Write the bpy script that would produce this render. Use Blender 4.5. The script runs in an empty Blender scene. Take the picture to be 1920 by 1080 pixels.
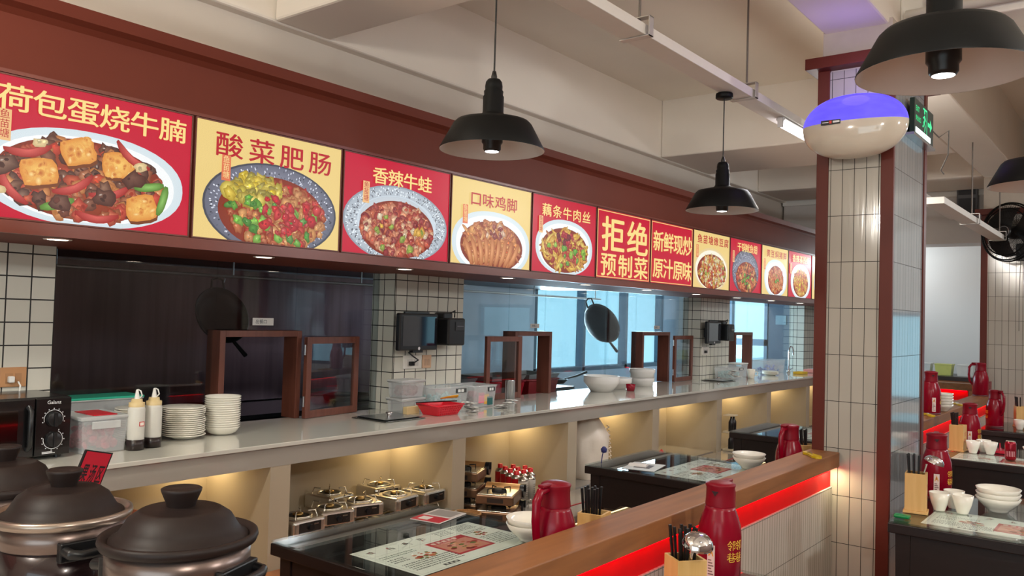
import bpy, math, random
from math import sin, cos, pi, radians as rad
from mathutils import Vector, Matrix
S = bpy.context.scene
COL = S.collection
H = 1.65                                   # eye height of the camera above the floor

# ------------------------------------------------------------------ camera, world, exposure, big lights
def make_camera():
    f, y, p, r = 1551.695, rad(38.0097), rad(1.85449), rad(1.68062)
    fw = Vector((-sin(y)*cos(p), cos(y)*cos(p), sin(p)))
    rt = Vector((cos(y), sin(y), 0)); up = rt.cross(fw)
    rt2 = rt*cos(r) + up*sin(r); up2 = up*cos(r) - rt*sin(r)
    cd = bpy.data.cameras.new('camera'); cd.sensor_width = 36; cd.lens = f/1920*36; cd.clip_start = .02
    co = bpy.data.objects.new('camera', cd); COL.objects.link(co)
    m = Matrix((rt2, up2, -fw)).transposed().to_4x4(); m.translation = (0, 0, H)
    co.matrix_world = m; S.camera = co
make_camera()
W = bpy.data.worlds.new('sky'); S.world = W; W.use_nodes = True
bg = W.node_tree.nodes['Background']; bg.inputs[0].default_value = (.44, .84, 1.0, 1); bg.inputs[1].default_value = 1.35
S.view_settings.view_transform = 'Standard'; S.view_settings.look = 'None'; S.view_settings.gamma = 1
S.view_settings.use_curve_mapping = False; S.view_settings.exposure = 0.0

def area(name, loc, rot, sx, sy, power, col=(1, 1, 1)):
    l = bpy.data.lights.new(name, 'AREA'); l.shape = 'RECTANGLE'; l.size = sx; l.size_y = sy; l.energy = power; l.color = col
    o = bpy.data.objects.new(name, l); COL.objects.link(o); o.location = loc; o.rotation_euler = rot; return o
WARM, COOL = (1, .86, .70), (.86, .93, 1)
# unseen fill lights added for the dining room, and a fill panel behind
def lamp(name, loc, power, col=(1, .9, .8), rad_=.09):
    l = bpy.data.lights.new(name, 'POINT'); l.energy = power; l.color = col; l.shadow_soft_size = rad_
    o = bpy.data.objects.new(name, l); COL.objects.link(o); o.location = loc; return o
for x, y, z, p, c in ((-2.3, -.3, 2.8, 105, (1, .94, .83)), (.9, .2, 2.75, 85, (1, .95, .85)), (2.0, 3.2, 2.75, 110, (1, .98, .93)), (2.0, 6.6, 2.75, 110, (.94, .98, 1)), (1.2, 10, 2.75, 80, (.93, .98, 1)), (-2.9, 11.9, 2.5, 24, (.92, .98, 1)), (-1.75, 6.0, 2.62, 20, (1, .95, .86))):
    lamp('ceiling_tube_light', (x, y, z), p, c)
area('window_daylight', (.2, -2.5, 1.6), (rad(90), 0, 0), 3.9, 1.9, 38, (1, .97, .93))  # area light added behind the camera as general fill
area('kitchen_window_daylight', (-6.22, 10.2, 1.55), (0, rad(-90), 0), 1.2, 3.3, 150, (.66, .88, 1))

# ------------------------------------------------------------------ materials
def srgb(c):
    return tuple(((v/255)/12.92 if v/255 <= .04045 else ((v/255+.055)/1.055)**2.4) for v in c[:3]) + (1,)
_M = {}
def new_mat(name):
    m = bpy.data.materials.new(name); m.use_nodes = True
    nt = m.node_tree; return m, nt, nt.nodes['Principled BSDF']
def P(name, col, rough=.5, metal=0, var=.08, scale=18, spec=.5, coat=0, bump=0, emit=None, es=1, stretch=None, trans=0):
    """plain procedural surface: base colour with a little noise variation"""
    if name in _M: return _M[name]
    m, nt, b = new_mat(name); c = srgb(col)
    N, L = nt.nodes, nt.links
    tc = N.new('ShaderNodeTexCoord'); mp = N.new('ShaderNodeMapping'); L.new(tc.outputs['Object'], mp.inputs[0])
    if stretch: mp.inputs['Scale'].default_value = stretch
    nz = N.new('ShaderNodeTexNoise'); nz.inputs['Scale'].default_value = scale; nz.inputs['Detail'].default_value = 4
    L.new(mp.outputs[0], nz.inputs[0])
    mx = N.new('ShaderNodeMix'); mx.data_type = 'RGBA'; L.new(nz.outputs[0], mx.inputs[0])
    mx.inputs[6].default_value = tuple(v*(1-var) for v in c[:3]) + (1,); mx.inputs[7].default_value = tuple(min(1, v*(1+var)) for v in c[:3]) + (1,)
    L.new(mx.outputs[2], b.inputs['Base Color'])
    b.inputs['Roughness'].default_value = rough; b.inputs['Metallic'].default_value = metal
    b.inputs['Specular IOR Level'].default_value = spec; b.inputs['Coat Weight'].default_value = coat; b.inputs['Coat Roughness'].default_value = .04
    if trans: b.inputs['Transmission Weight'].default_value = trans
    if bump:
        bp = N.new('ShaderNodeBump'); bp.inputs['Strength'].default_value = bump; bp.inputs['Distance'].default_value = .01
        L.new(nz.outputs[0], bp.inputs['Height']); L.new(bp.outputs[0], b.inputs['Normal'])
    if emit:
        b.inputs['Emission Color'].default_value = srgb(emit); b.inputs['Emission Strength'].default_value = es
    _M[name] = m; return m
def E(name, col, s):
    if name in _M: return _M[name]
    m, nt, b = new_mat(name); nt.nodes.remove(b)
    e = nt.nodes.new('ShaderNodeEmission'); e.inputs[0].default_value = srgb(col); e.inputs[1].default_value = s
    nt.links.new(e.outputs[0], nt.nodes['Material Output'].inputs[0]); _M[name] = m; return m
def tile(name, axis, w, h, offu, offv, g, col=(218, 216, 204), grout=(38, 36, 34), rough=.13, streak=0):
    """glazed wall tiles; axis 'X' or 'Y' is the horizontal run, world Z the vertical"""
    if name in _M: return _M[name]
    m, nt, b = new_mat(name); N, L = nt.nodes, nt.links
    tc = N.new('ShaderNodeTexCoord'); sp = N.new('ShaderNodeSeparateXYZ'); L.new(tc.outputs['Object'], sp.inputs[0])
    def mth(op, a, bb=None):
        n = N.new('ShaderNodeMath'); n.operation = op
        for i, v in enumerate((a, bb)):
            if v is None: continue
            if isinstance(v, (int, float)): n.inputs[i].default_value = v
            else: L.new(v, n.inputs[i])
        return n.outputs[0]
    def line(src, off, size):
        q = mth('DIVIDE', mth('SUBTRACT', src, off), size); fr = mth('FRACT', q)
        d = mth('ABSOLUTE', mth('SUBTRACT', fr, .5))
        return mth('GREATER_THAN', d, .5 - g/2/size), mth('FLOOR', q)
    lu, iu = line(sp.outputs[0 if axis == 'X' else 1], offu, w); lv, iv = line(sp.outputs[2], offv, h)
    mask = mth('MAXIMUM', lu, lv)
    cb = N.new('ShaderNodeCombineXYZ'); L.new(iu, cb.inputs[0]); L.new(iv, cb.inputs[1])
    wn = N.new('ShaderNodeTexWhiteNoise'); L.new(cb.outputs[0], wn.inputs[0])
    mx = N.new('ShaderNodeMix'); mx.data_type = 'RGBA'; L.new(wn.outputs[0], mx.inputs[0]); c = srgb(col)
    mx.inputs[6].default_value = tuple(v*.90 for v in c[:3]) + (1,); mx.inputs[7].default_value = c
    m2 = N.new('ShaderNodeMix'); m2.data_type = 'RGBA'; L.new(mask, m2.inputs[0]); L.new(mx.outputs[2], m2.inputs[6]); m2.inputs[7].default_value = srgb(grout)
    L.new(m2.outputs[2], b.inputs['Base Color'])
    L.new(mth('ADD', mth('MULTIPLY', mask, .6), rough), b.inputs['Roughness'])
    nz = N.new('ShaderNodeTexNoise'); mp = N.new('ShaderNodeMapping'); L.new(tc.outputs['Object'], mp.inputs[0]); L.new(mp.outputs[0], nz.inputs[0])
    mp.inputs['Scale'].default_value = (60, 60, 3) if streak else (9, 9, 9); nz.inputs['Scale'].default_value = 1.0
    hh = mth('SUBTRACT', mth('MULTIPLY', nz.outputs[0], .35 if streak else .12), mask)
    bp = N.new('ShaderNodeBump'); bp.inputs['Strength'].default_value = .35; bp.inputs['Distance'].default_value = .002
    L.new(hh, bp.inputs['Height']); L.new(bp.outputs[0], b.inputs['Normal'])
    _M[name] = m; return m
def wood(name, c1, c2, axis='Y', rough=.38, scale=1.0):
    if name in _M: return _M[name]
    m, nt, b = new_mat(name); N, L = nt.nodes, nt.links
    tc = N.new('ShaderNodeTexCoord'); mp = N.new('ShaderNodeMapping'); L.new(tc.outputs['Object'], mp.inputs[0])
    s = {'X': (1.2, 14, 14), 'Y': (14, 1.2, 14), 'Z': (14, 14, 1.2)}[axis]; mp.inputs['Scale'].default_value = tuple(v*scale for v in s)
    n1 = N.new('ShaderNodeTexNoise'); n1.inputs['Scale'].default_value = 1.0; n1.inputs['Detail'].default_value = 3; L.new(mp.outputs[0], n1.inputs[0])
    wv = N.new('ShaderNodeMath'); wv.operation = 'MULTIPLY'; wv.inputs[1].default_value = 9; L.new(n1.outputs[0], wv.inputs[0])
    fr = N.new('ShaderNodeMath'); fr.operation = 'PINGPONG'; fr.inputs[1].default_value = 1; L.new(wv.outputs[0], fr.inputs[0])
    n2 = N.new('ShaderNodeTexNoise'); n2.inputs['Scale'].default_value = 6; n2.inputs['Detail'].default_value = 6; L.new(mp.outputs[0], n2.inputs[0])
    ad = N.new('ShaderNodeMix'); L.new(fr.outputs[0], ad.inputs[2]); L.new(n2.outputs[0], ad.inputs[3]); ad.inputs[0].default_value = .55
    mx = N.new('ShaderNodeMix'); mx.data_type = 'RGBA'; L.new(ad.outputs[0], mx.inputs[0]); mx.inputs[6].default_value = srgb(c1); mx.inputs[7].default_value = srgb(c2)
    L.new(mx.outputs[2], b.inputs['Base Color']); b.inputs['Roughness'].default_value = rough
    bp = N.new('ShaderNodeBump'); bp.inputs['Strength'].default_value = .12; bp.inputs['Distance'].default_value = .003; L.new(ad.outputs[0], bp.inputs['Height']); L.new(bp.outputs[0], b.inputs['Normal'])
    _M[name] = m; return m
def sheet_glass(name, tint=(235, 242, 245), ior=1.5, rough=0.0, refl=1.0):
    if name in _M: return _M[name]
    m, nt, b = new_mat(name); N, L = nt.nodes, nt.links; N.remove(b)
    tr = N.new('ShaderNodeBsdfTransparent'); tr.inputs[0].default_value = srgb(tint)
    gl = N.new('ShaderNodeBsdfGlossy'); gl.inputs['Roughness'].default_value = rough
    fr = N.new('ShaderNodeFresnel'); fr.inputs[0].default_value = ior
    ge = N.new('ShaderNodeNewGeometry'); bf = N.new('ShaderNodeMapRange'); L.new(ge.outputs['Backfacing'], bf.inputs[0]); bf.inputs[3].default_value = ior; bf.inputs[4].default_value = 1/ior; L.new(bf.outputs[0], fr.inputs[0])
    nz = N.new('ShaderNodeTexNoise'); nz.inputs['Scale'].default_value = 2.0
    mu = N.new('ShaderNodeMath'); mu.operation = 'MULTIPLY'; L.new(fr.outputs[0], mu.inputs[0])
    ma = N.new('ShaderNodeMapRange'); L.new(nz.outputs[0], ma.inputs[0]); ma.inputs[3].default_value = refl*.92; ma.inputs[4].default_value = refl*1.08; L.new(ma.outputs[0], mu.inputs[1])
    mx = N.new('ShaderNodeMixShader'); L.new(mu.outputs[0], mx.inputs[0]); L.new(tr.outputs[0], mx.inputs[1]); L.new(gl.outputs[0], mx.inputs[2])
    L.new(mx.outputs[0], N['Material Output'].inputs[0]); _M[name] = m; return m
def milky(name, col, alpha, rough=.25):
    if name in _M: return _M[name]
    m = P(name, col, rough, 0, .03); m.node_tree.nodes['Principled BSDF'].inputs['Alpha'].default_value = alpha; return m
def attr_mat(name, emit, rough=.5):
    if name in _M: return _M[name]
    m, nt, b = new_mat(name); N, L = nt.nodes, nt.links
    a = N.new('ShaderNodeAttribute'); a.attribute_name = 'Col'
    nz = N.new('ShaderNodeTexNoise'); nz.inputs['Scale'].default_value = 230; nz.inputs['Detail'].default_value = 3
    mr = N.new('ShaderNodeMapRange'); L.new(nz.outputs[0], mr.inputs[0]); mr.inputs[3].default_value = .80; mr.inputs[4].default_value = 1.17
    mx = N.new('ShaderNodeVectorMath'); mx.operation = 'SCALE'; L.new(a.outputs['Color'], mx.inputs[0]); L.new(mr.outputs[0], mx.inputs['Scale'])
    if emit:
        b.inputs['Base Color'].default_value = (.01, .01, .01, 1); b.inputs['Roughness'].default_value = .35; b.inputs['Specular IOR Level'].default_value = .3
        L.new(mx.outputs[0], b.inputs['Emission Color']); b.inputs['Emission Strength'].default_value = emit
    else:
        L.new(mx.outputs[0], b.inputs['Base Color']); b.inputs['Roughness'].default_value = rough
    _M[name] = m; return m

WHITE_WALL = P('painted_wall', (214, 205, 194), .8, var=.03, scale=3)
BROWN = P('brown_lacquer', (106, 48, 34), .55, var=.05, scale=4, spec=.25)
TRIM = P('brown_trim', (96, 37, 26), .45, spec=.3, var=.06, scale=30, stretch=(1, 1, .08))
STONE = P('white_stone', (162, 155, 146), .10, var=.03, scale=5, coat=.5)
PLASTER = P('niche_plaster', (172, 158, 136), .6, var=.04, scale=6)
STEEL = P('brushed_steel', (190, 192, 195), .28, 1, .1, 40, stretch=(1, 1, .1))
CHROME = P('chrome', (225, 225, 228), .08, 1, .02)
BLACKP = P('black_plastic', (22, 22, 24), .32, 0, .1)
BLACKM = P('black_metal', (9, 10, 11), .5, 0, .1, spec=.2)
CERAMIC = P('white_ceramic', (238, 234, 222), .18, 0, .02, coat=.4)
RED_PLASTIC = P('red_thermos_plastic', (132, 0, 30), .25, 0, .05, spec=.35)
RED_MATTE = P('red_cap_plastic', (124, 2, 26), .42, 0, .05, spec=.3)
DARKWOOD = wood('dark_table_wood', (20, 11, 10), (29, 16, 15), 'X', .42)
LEDGE = wood('ledge_oak', (110, 68, 34), (158, 102, 56), 'Y', .5, .6)
FRAMEWOOD = wood('reddish_frame_wood', (92, 52, 42), (118, 70, 56), 'Z', .35)
BAMBOO = wood('bamboo', (206, 160, 92), (224, 184, 120), 'Z', .5)
CLAY = P('brown_stoneware', (36, 26, 24), .5, 0, .15, 25, spec=.3, bump=.05)
GLASS = sheet_glass('window_glass', (244, 248, 250), 1.5)
TABLEGLASS = sheet_glass('table_glass', (243, 250, 249), 1.52)
CLEARP = milky('clear_plastic', (226, 230, 232), .30, .15)
FROSTP = milky('cloudy_plastic', (232, 230, 222), .72)
PRINT = attr_mat('backlit_print', 1.0)
PAPER = attr_mat('printed_paper', 0, .45)
WHITEP = P('white_plastic', (228, 226, 222), .35, 0, .03)

# ------------------------------------------------------------------ mesh building
_txt = {}
def text_mesh(s, off):
    if (s, off) in _txt: return _txt[(s, off)]
    c = bpy.data.curves.new('glyphs', 'FONT'); c.body = s; c.resolution_u = 3; c.offset = off; c.fill_mode = 'FRONT'
    o = bpy.data.objects.new('glyphs', c); COL.objects.link(o)
    me = bpy.data.meshes.new_from_object(o.evaluated_get(bpy.context.evaluated_depsgraph_get()))
    r = ([tuple(v.co) for v in me.vertices], [tuple(p.vertices) for p in me.polygons])
    bpy.data.objects.remove(o); bpy.data.curves.remove(c); bpy.data.meshes.remove(me)
    _txt[(s, off)] = r; return r
class MB:
    def __init__(s): s.v = []; s.f = []; s.sm = []; s.c = []; s.T = Matrix(); s.col = (1, 1, 1); s.used = False
    def add(s, vs, fs, smooth=False, cols=None):
        b = len(s.v)
        for i, p in enumerate(vs):
            s.v.append(tuple(s.T @ Vector(p))); s.c.append(cols[i] if cols else s.col)
        for f in fs: s.f.append(tuple(b+i for i in f)); s.sm.append(smooth)
        return s
    def color(s, c): s.col = srgb(c)[:3]; s.used = True; return s
    def box(s, x0, y0, z0, x1, y1, z1):
        v = [(x, y, z) for z in (z0, z1) for y in (y0, y1) for x in (x0, x1)]
        return s.add(v, [(0, 2, 3, 1), (4, 5, 7, 6), (0, 1, 5, 4), (2, 6, 7, 3), (0, 4, 6, 2), (1, 3, 7, 5)])
    def cbox(s, cx, cy, z0, sx, sy, sz): return s.box(cx-sx/2, cy-sy/2, z0, cx+sx/2, cy+sy/2, z0+sz)
    def taper(s, cx, cy, z0, bx, by, tx, ty, h):
        v = [(cx+a*bx/2, cy+b*by/2, z0) for b in (-1, 1) for a in (-1, 1)] + [(cx+a*tx/2, cy+b*ty/2, z0+h) for b in (-1, 1) for a in (-1, 1)]
        return s.add(v, [(0, 2, 3, 1), (4, 5, 7, 6), (0, 1, 5, 4), (2, 6, 7, 3), (0, 4, 6, 2), (1, 3, 7, 5)])
    def tray(s, cx, cy, z0, bx, by, tx, ty, h, t=.004):
        """open tapering tub with wall thickness"""
        def ring(wx, wy, z): return [(cx-wx/2, cy-wy/2, z), (cx+wx/2, cy-wy/2, z), (cx+wx/2, cy+wy/2, z), (cx-wx/2, cy+wy/2, z)]
        v = ring(bx, by, z0) + ring(tx, ty, z0+h) + ring(tx-2*t, ty-2*t, z0+h) + ring(bx-2*t, by-2*t, z0+t); f = [(3, 2, 1, 0), (12, 13, 14, 15)]
        for a in (0, 4, 8):
            for i in range(4): j = (i+1) % 4; f.append((a+i, a+j, a+4+j, a+4+i))
        return s.add(v, f)
    def lathe(s, prof, n=32, c=(0, 0, 0), sx=1, sy=1, smooth=True, close=False):
        v, f, idx = [], [], []
        for r, z in prof:
            if r < 1e-6: idx.append([len(v)]); v.append((c[0], c[1], c[2]+z))
            else:
                idx.append(list(range(len(v), len(v)+n)))
                v += [(c[0]+r*sx*cos(2*pi*i/n), c[1]+r*sy*sin(2*pi*i/n), c[2]+z) for i in range(n)]
        pairs = list(zip(idx, idx[1:])) + ([(idx[-1], idx[0])] if close else [])
        for a, b in pairs:
            if len(a) == 1 and len(b) == 1: continue
            for i in range(n):
                j = (i+1) % n
                if len(a) == 1: f.append((a[0], b[j], b[i]))
                elif len(b) == 1: f.append((a[i], a[j], b[0]))
                else: f.append((a[i], a[j], b[j], b[i]))
        return s.add(v, f, smooth)
    def cyl(s, p0, p1, r0, r1=None, n=16, smooth=True):
        r1 = r0 if r1 is None else r1; p0, p1 = Vector(p0), Vector(p1); d = (p1-p0).normalized()
        a = d.orthogonal().normalized(); b = d.cross(a)
        v = [p0+(a*cos(2*pi*i/n)+b*sin(2*pi*i/n))*r0 for i in range(n)] + [p1+(a*cos(2*pi*i/n)+b*sin(2*pi*i/n))*r1 for i in range(n)]
        s.add(v, [(i, (i+1) % n, n+(i+1) % n, n+i) for i in range(n)], smooth)
        return s.add(v, [tuple(range(n-1, -1, -1)), tuple(range(n, 2*n))])
    def tube(s, pts, r, n=10, closed=False, flat=1.0):
        pts = [Vector(p) for p in pts]; m = len(pts); v, f = [], []; a = None
        for i, p in enumerate(pts):
            d = (pts[(i+1) % m]-pts[i-1]) if closed or 0 < i < m-1 else (pts[1]-pts[0] if i == 0 else pts[-1]-pts[-2])
            d.normalize()
            a = d.orthogonal().normalized() if a is None else (a-d*a.dot(d)).normalized()
            b = d.cross(a); rr = r[i] if isinstance(r, (list, tuple)) else r
            v += [p+(a*cos(2*pi*k/n)+b*sin(2*pi*k/n)*flat)*rr for k in range(n)]
        for i in range(m if closed else m-1):
            j = (i+1) % m
            f += [(i*n+k, i*n+(k+1) % n, j*n+(k+1) % n, j*n+k) for k in range(n)]
        s.add(v, f, True)
        if not closed: s.add(v[:n], [tuple(range(n-1, -1, -1))]); s.add(v[-n:], [tuple(range(n))])
        return s
    def prism(s, pts, axis, a, b, smooth=False):
        """2-D outline pushed along an axis ('X': pts are (y,z); 'Y': (x,z); 'Z': (x,y))"""
        q = {'X': lambda p, t: (t, p[0], p[1]), 'Y': lambda p, t: (p[0], t, p[1]), 'Z': lambda p, t: (p[0], p[1], t)}[axis]
        n = len(pts); v = [q(p, a) for p in pts] + [q(p, b) for p in pts]
        s.add(v, [tuple(range(n-1, -1, -1)), tuple(range(n, 2*n))])
        return s.add(v, [(i, (i+1) % n, n+(i+1) % n, n+i) for i in range(n)], smooth)
    def text(s, t, m, size, off=.02, sx=1.0, align='l', depth=None):
        v, f = text_mesh(t, off)
        if not v: return s
        x0, x1 = min(p[0] for p in v), max(p[0] for p in v); dx = {'l': 0, 'c': -(x0+x1)/2, 'r': -x1}[align]
        return s.add([m @ Vector(((p[0]+dx)*size*sx, p[1]*size, 0)) for p in v], f)
    def build(s, name, mat, parent=None, loc=None, bevel=0, seg=2, label=None):
        me = bpy.data.meshes.new(name); me.from_pydata(s.v, [], s.f)
        me.polygons.foreach_set('use_smooth', s.sm)
        if s.used:
            at = me.color_attributes.new('Col', 'FLOAT_COLOR', 'POINT')
            at.data.foreach_set('color', [x for c in s.c for x in (c[0], c[1], c[2], 1)])
        me.validate(); me.update()
        if mat: me.materials.append(mat)
        o = bpy.data.objects.new(name, me); COL.objects.link(o)
        if parent: o.parent = parent
        if loc: o.location = loc
        if bevel:
            b = o.modifiers.new('bevel', 'BEVEL'); b.width = bevel; b.segments = seg; b.limit_method = 'ANGLE'; b.angle_limit = rad(40)
        if label: o['label'] = label
        return o
def thing(name, label, cat, loc=(0, 0, 0), rz=0, group=None):
    o = bpy.data.objects.new(name, None); COL.objects.link(o); o.location = loc; o.rotation_euler = (0, 0, rz)
    o['label'] = label; o['category'] = cat
    if group: o['group'] = group
    return o
def tag(o, label, cat, group=None):
    o['label'] = label; o['category'] = cat
    if group: o['group'] = group
    return o
def struct(name, mb, mat, parent=None, label=None, bevel=0):
    o = mb.build(name, mat, parent, bevel=bevel)
    if not parent: o['kind'] = 'structure'
    if label: o['label'] = label
    return o
def dup(root, loc, rz=None, label=None, group=None):
    r = root.copy(); COL.objects.link(r); r.location = loc
    if rz is not None: r.rotation_euler = (0, 0, rz)
    if label: r['label'] = label
    if group: r['group'] = group
    for ch in list(root.children):
        c = ch.copy(); COL.objects.link(c); c.parent = r
        for g in list(ch.children):
            d = g.copy(); COL.objects.link(d); d.parent = c
    return r
def TR(x=0, y=0, z=0, rx=0, ry=0, rz=0):
    return Matrix.Translation((x, y, z)) @ Matrix.Rotation(rz, 4, 'Z') @ Matrix.Rotation(ry, 4, 'Y') @ Matrix.Rotation(rx, 4, 'X')
FACE_X = Matrix(((0, 0, 1, 0), (1, 0, 0, 0), (0, 1, 0, 0), (0, 0, 0, 1)))      # picture plane facing +X: right = +Y, up = +Z
FACE_Y = Matrix(((1, 0, 0, 0), (0, 0, -1, 0), (0, 1, 0, 0), (0, 0, 0, 1)))     # picture plane facing -Y: right = +X, up = +Z

# ------------------------------------------------------------------ the setting
struct('floor', MB().box(-6.4, -2.6, -.1, 3.6, 13.2, 0), wood('floor_boards', (120, 84, 60), (146, 104, 76), 'Y', .35, .5))
struct('ceiling', MB().box(-6.4, -2.6, 3.85, 3.6, 13.2, 4.0), P('ceiling_paint', (246, 238, 224), .85, var=.03, scale=2))
CEILM = P('beam_paint', (240, 232, 221), .85, var=.04, scale=2)
# deep beam above the counter, cross beams, beam over the pillars
struct('beam', MB().box(-6.3, -2.5, 3.27, -3.95, 13.1, 3.86), CEILM, label='deep plaster beam running above the brown sign fascia', bevel=.015)
for y0, y1 in ((2.80, 3.2), (7.42, 8.55), (9.98, 10.9)):
    struct('beam', MB().box(-3.95, y0, 3.275, -1.48, y1, 3.86), CEILM, label='plaster cross beam between the counter beam and the pillar beam', bevel=.015)
struct('beam', MB().box(-1.48, -2.5, 3.27, -1.14, 13.1, 3.86), CEILM, label='plaster beam along the row of tiled pillars', bevel=.012)
struct('beam', MB().box(-.45, 5.6, 3.1, 0.25, 13.1, 3.86), CEILM, label='plaster beam above the right row of tables', bevel=.012)
struct('beam', MB().box(-1.14, 4.9, 3.3, 3.5, 5.35, 3.86), CEILM, label='plaster cross beam right of the pillar', bevel=.012)
far = P('far_wall_paint', (214, 216, 216), .8, var=.02, scale=2)
struct('wall_far', MB().box(-4.04, 12.6, 0, .0, 12.8, 3.86).box(2.6, 12.6, 0, 3.6, 12.8, 3.86).box(.0, 12.6, 0, 2.6, 12.8, .6).box(.0, 12.6, 1.85, 2.6, 12.8, 3.86), far)
struct('trim_1', MB().box(-4.0, 11.0, 3.22, -1.5, 11.16, 3.34), WHITEP)
struct('lintel', MB().box(-4.0, 11.05, 2.66, -1.42, 11.5, 3.86), P('lintel_paint', (205, 200, 196), .8, var=.03), label='plaster lintel across the room behind the second pillar')
struct('wall_right', MB().box(3.5, -2.6, 0, 3.65, 13.2, .5).box(3.5, -2.6, .5, 3.65, 13.2, 3.86), P('right_wall_paint', (118, 98, 88), .8, var=.04, scale=3))
struct('wall_behind', MB().box(-6.4, -2.7, 0, -1.8, -2.55, 3.86).box(2.2, -2.7, 0, 3.6, -2.55, 3.86).box(-1.8, -2.7, 0, 2.2, -2.55, .6).box(-1.8, -2.7, 2.6, 2.2, -2.55, 3.86), WHITE_WALL)
KW = P('kitchen_steel_cladding', (190, 204, 220), .42, .6, .18, 3)
struct('wall_kitchen_back', MB().box(-6.45, -2.6, 0, -6.3, 8.55, 3.3).box(-6.45, 8.55, 0, -6.3, 12.05, .9).box(-6.45, 8.55, 2.25, -6.3, 12.05, 3.3).box(-6.45, 12.05, 0, -6.3, 12.8, 3.3), KW)
struct('wall_kitchen_end', MB().box(-6.3, 12.6, 0, -5.42, 12.75, 3.3).box(-5.42, 12.6, 0, -4.79, 12.75, .86).box(-5.42, 12.6, 2.25, -4.79, 12.75, 3.3).box(-4.36, 12.6, 0, -4.04, 12.75, 3.3).box(-4.79, 12.6, 2.2, -4.36, 12.75, 3.3), P('kitchen_paint', (180, 190, 198), .6))
def win(name, mk, fr):
    o = mk.build(name, GLASS); o['kind'] = 'structure'; fr.build('window_frame', P('blue_grey_aluminium', (88, 110, 128), .4, .4), o); return o
f_ = MB().box(-6.42, 8.55, .9, -6.3, 8.61, 2.25).box(-6.42, 11.99, .9, -6.3, 12.05, 2.25).box(-6.42, 9.70, .9, -6.3, 9.76, 2.25).box(-6.42, 10.85, .9, -6.3, 10.92, 2.25).box(-6.42, 8.55, .9, -6.3, 12.05, .96).box(-6.42, 8.55, 2.19, -6.3, 12.05, 2.25)
win('window_1', MB().box(-6.38, 8.58, .93, -6.37, 12.02, 2.22), f_)
f_ = MB().box(-5.42, 12.6, .86, -5.37, 12.7, 2.25).box(-4.84, 12.6, .86, -4.79, 12.7, 2.25).box(-5.42, 12.6, 1.28, -4.79, 12.7, 1.38).box(-5.42, 12.6, .86, -4.79, 12.7, .92).box(-5.42, 12.6, 2.2, -4.79, 12.7, 2.25)
win('window_2', MB().box(-5.4, 12.66, .88, -4.8, 12.67, 2.23), f_)
d = struct('door_1', MB().box(-4.79, 12.62, 0, -4.36, 12.68, 2.2), P('dark_blue_door', (44, 72, 96), .4))
d['label'] = 'dark blue kitchen door beyond the last glass bay'
MB().box(-4.66, 12.6, 1.62, -4.5, 12.618, 1.76).build('notice', P('pale_notice', (120, 150, 165), .6), d, label='small pale framed notice')
f_ = MB().box(0, 12.6, .6, .06, 12.7, 1.85).box(2.54, 12.6, .6, 2.6, 12.7, 1.85).box(1.27, 12.6, .6, 1.33, 12.7, 1.85).box(0, 12.6, .6, 2.6, 12.7, .66).box(0, 12.6, 1.79, 2.6, 12.7, 1.85)
win('window_3', MB().box(.03, 12.66, .63, 2.57, 12.67, 1.82), f_)

# tiled piers and glass bays behind the counter (10 cm tiles)
SOFF = 1.895; CT = 1.01
PT = tile('pier_tiles_front', 'Y', .1, .1, 1.66, 1.555, .006)
PT2 = tile('pier_tiles_side', 'X', .1, .1, -3.89, 1.555, .006)
for y0, y1 in ((-1.5, 1.66), (3.75, 4.42), (8.30, 9.06), (11.62, 12.6)):
    o = struct('pillar', MB().box(-4.1, y0+.004, CT, -3.89, y1, SOFF), PT, label='white tiled pier between the glass bays of the kitchen')
    struct('tile_side', MB().box(-4.1, y0, CT, -3.8905, y0+.004, SOFF), PT2, o)
for n, (y0, y1) in enumerate(((1.66, 3.75), (4.42, 8.30), (9.06, 11.62))):
    mb = MB()
    holes = {0: [(2.56, 3.09)], 1: [(5.14, 5.63), (7.16, 7.74)], 2: [(9.42, 9.95)]}[n]; y = y0
    for a, b in holes:
        mb.box(-4.045, y, CT, -4.035, a, SOFF).box(-4.045, a, 1.525, -4.035, b, SOFF); y = b
    mb.box(-4.045, y, CT, -4.035, y1, SOFF)
    if n == 1: mb.box(-4.05, 6.60, CT, -4.033, 6.612, SOFF)
    struct(f'window_{5+n}', mb, GLASS)
struct('wall_kitchen_front', MB().box(-4.1, -1.5, 0, -4.03, 12.6, .9).box(-4.3, -1.5, SOFF+.08, -4.03, 12.6, 3.3), WHITE_WALL)

# sign fascia
fas = struct('wall_fascia', MB().box(-4.03, -1.5, 1.895, -3.32, 12.6, 2.78), BROWN)
struct('molding', MB().prism([(-3.32, 2.70), (-3.30, 2.72), (-3.27, 2.735), (-3.255, 2.78), (-3.32, 2.79)], 'Y', -1.5, 12.6), BROWN, fas)
struct('ledge_strip', MB().box(-3.32, -1.5, 1.895, -3.295, 12.6, 1.942).box(-3.32, -1.5, 2.478, -3.305, 12.6, 2.492), P('fascia_edge', (118, 60, 48), .3), fas)
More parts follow.
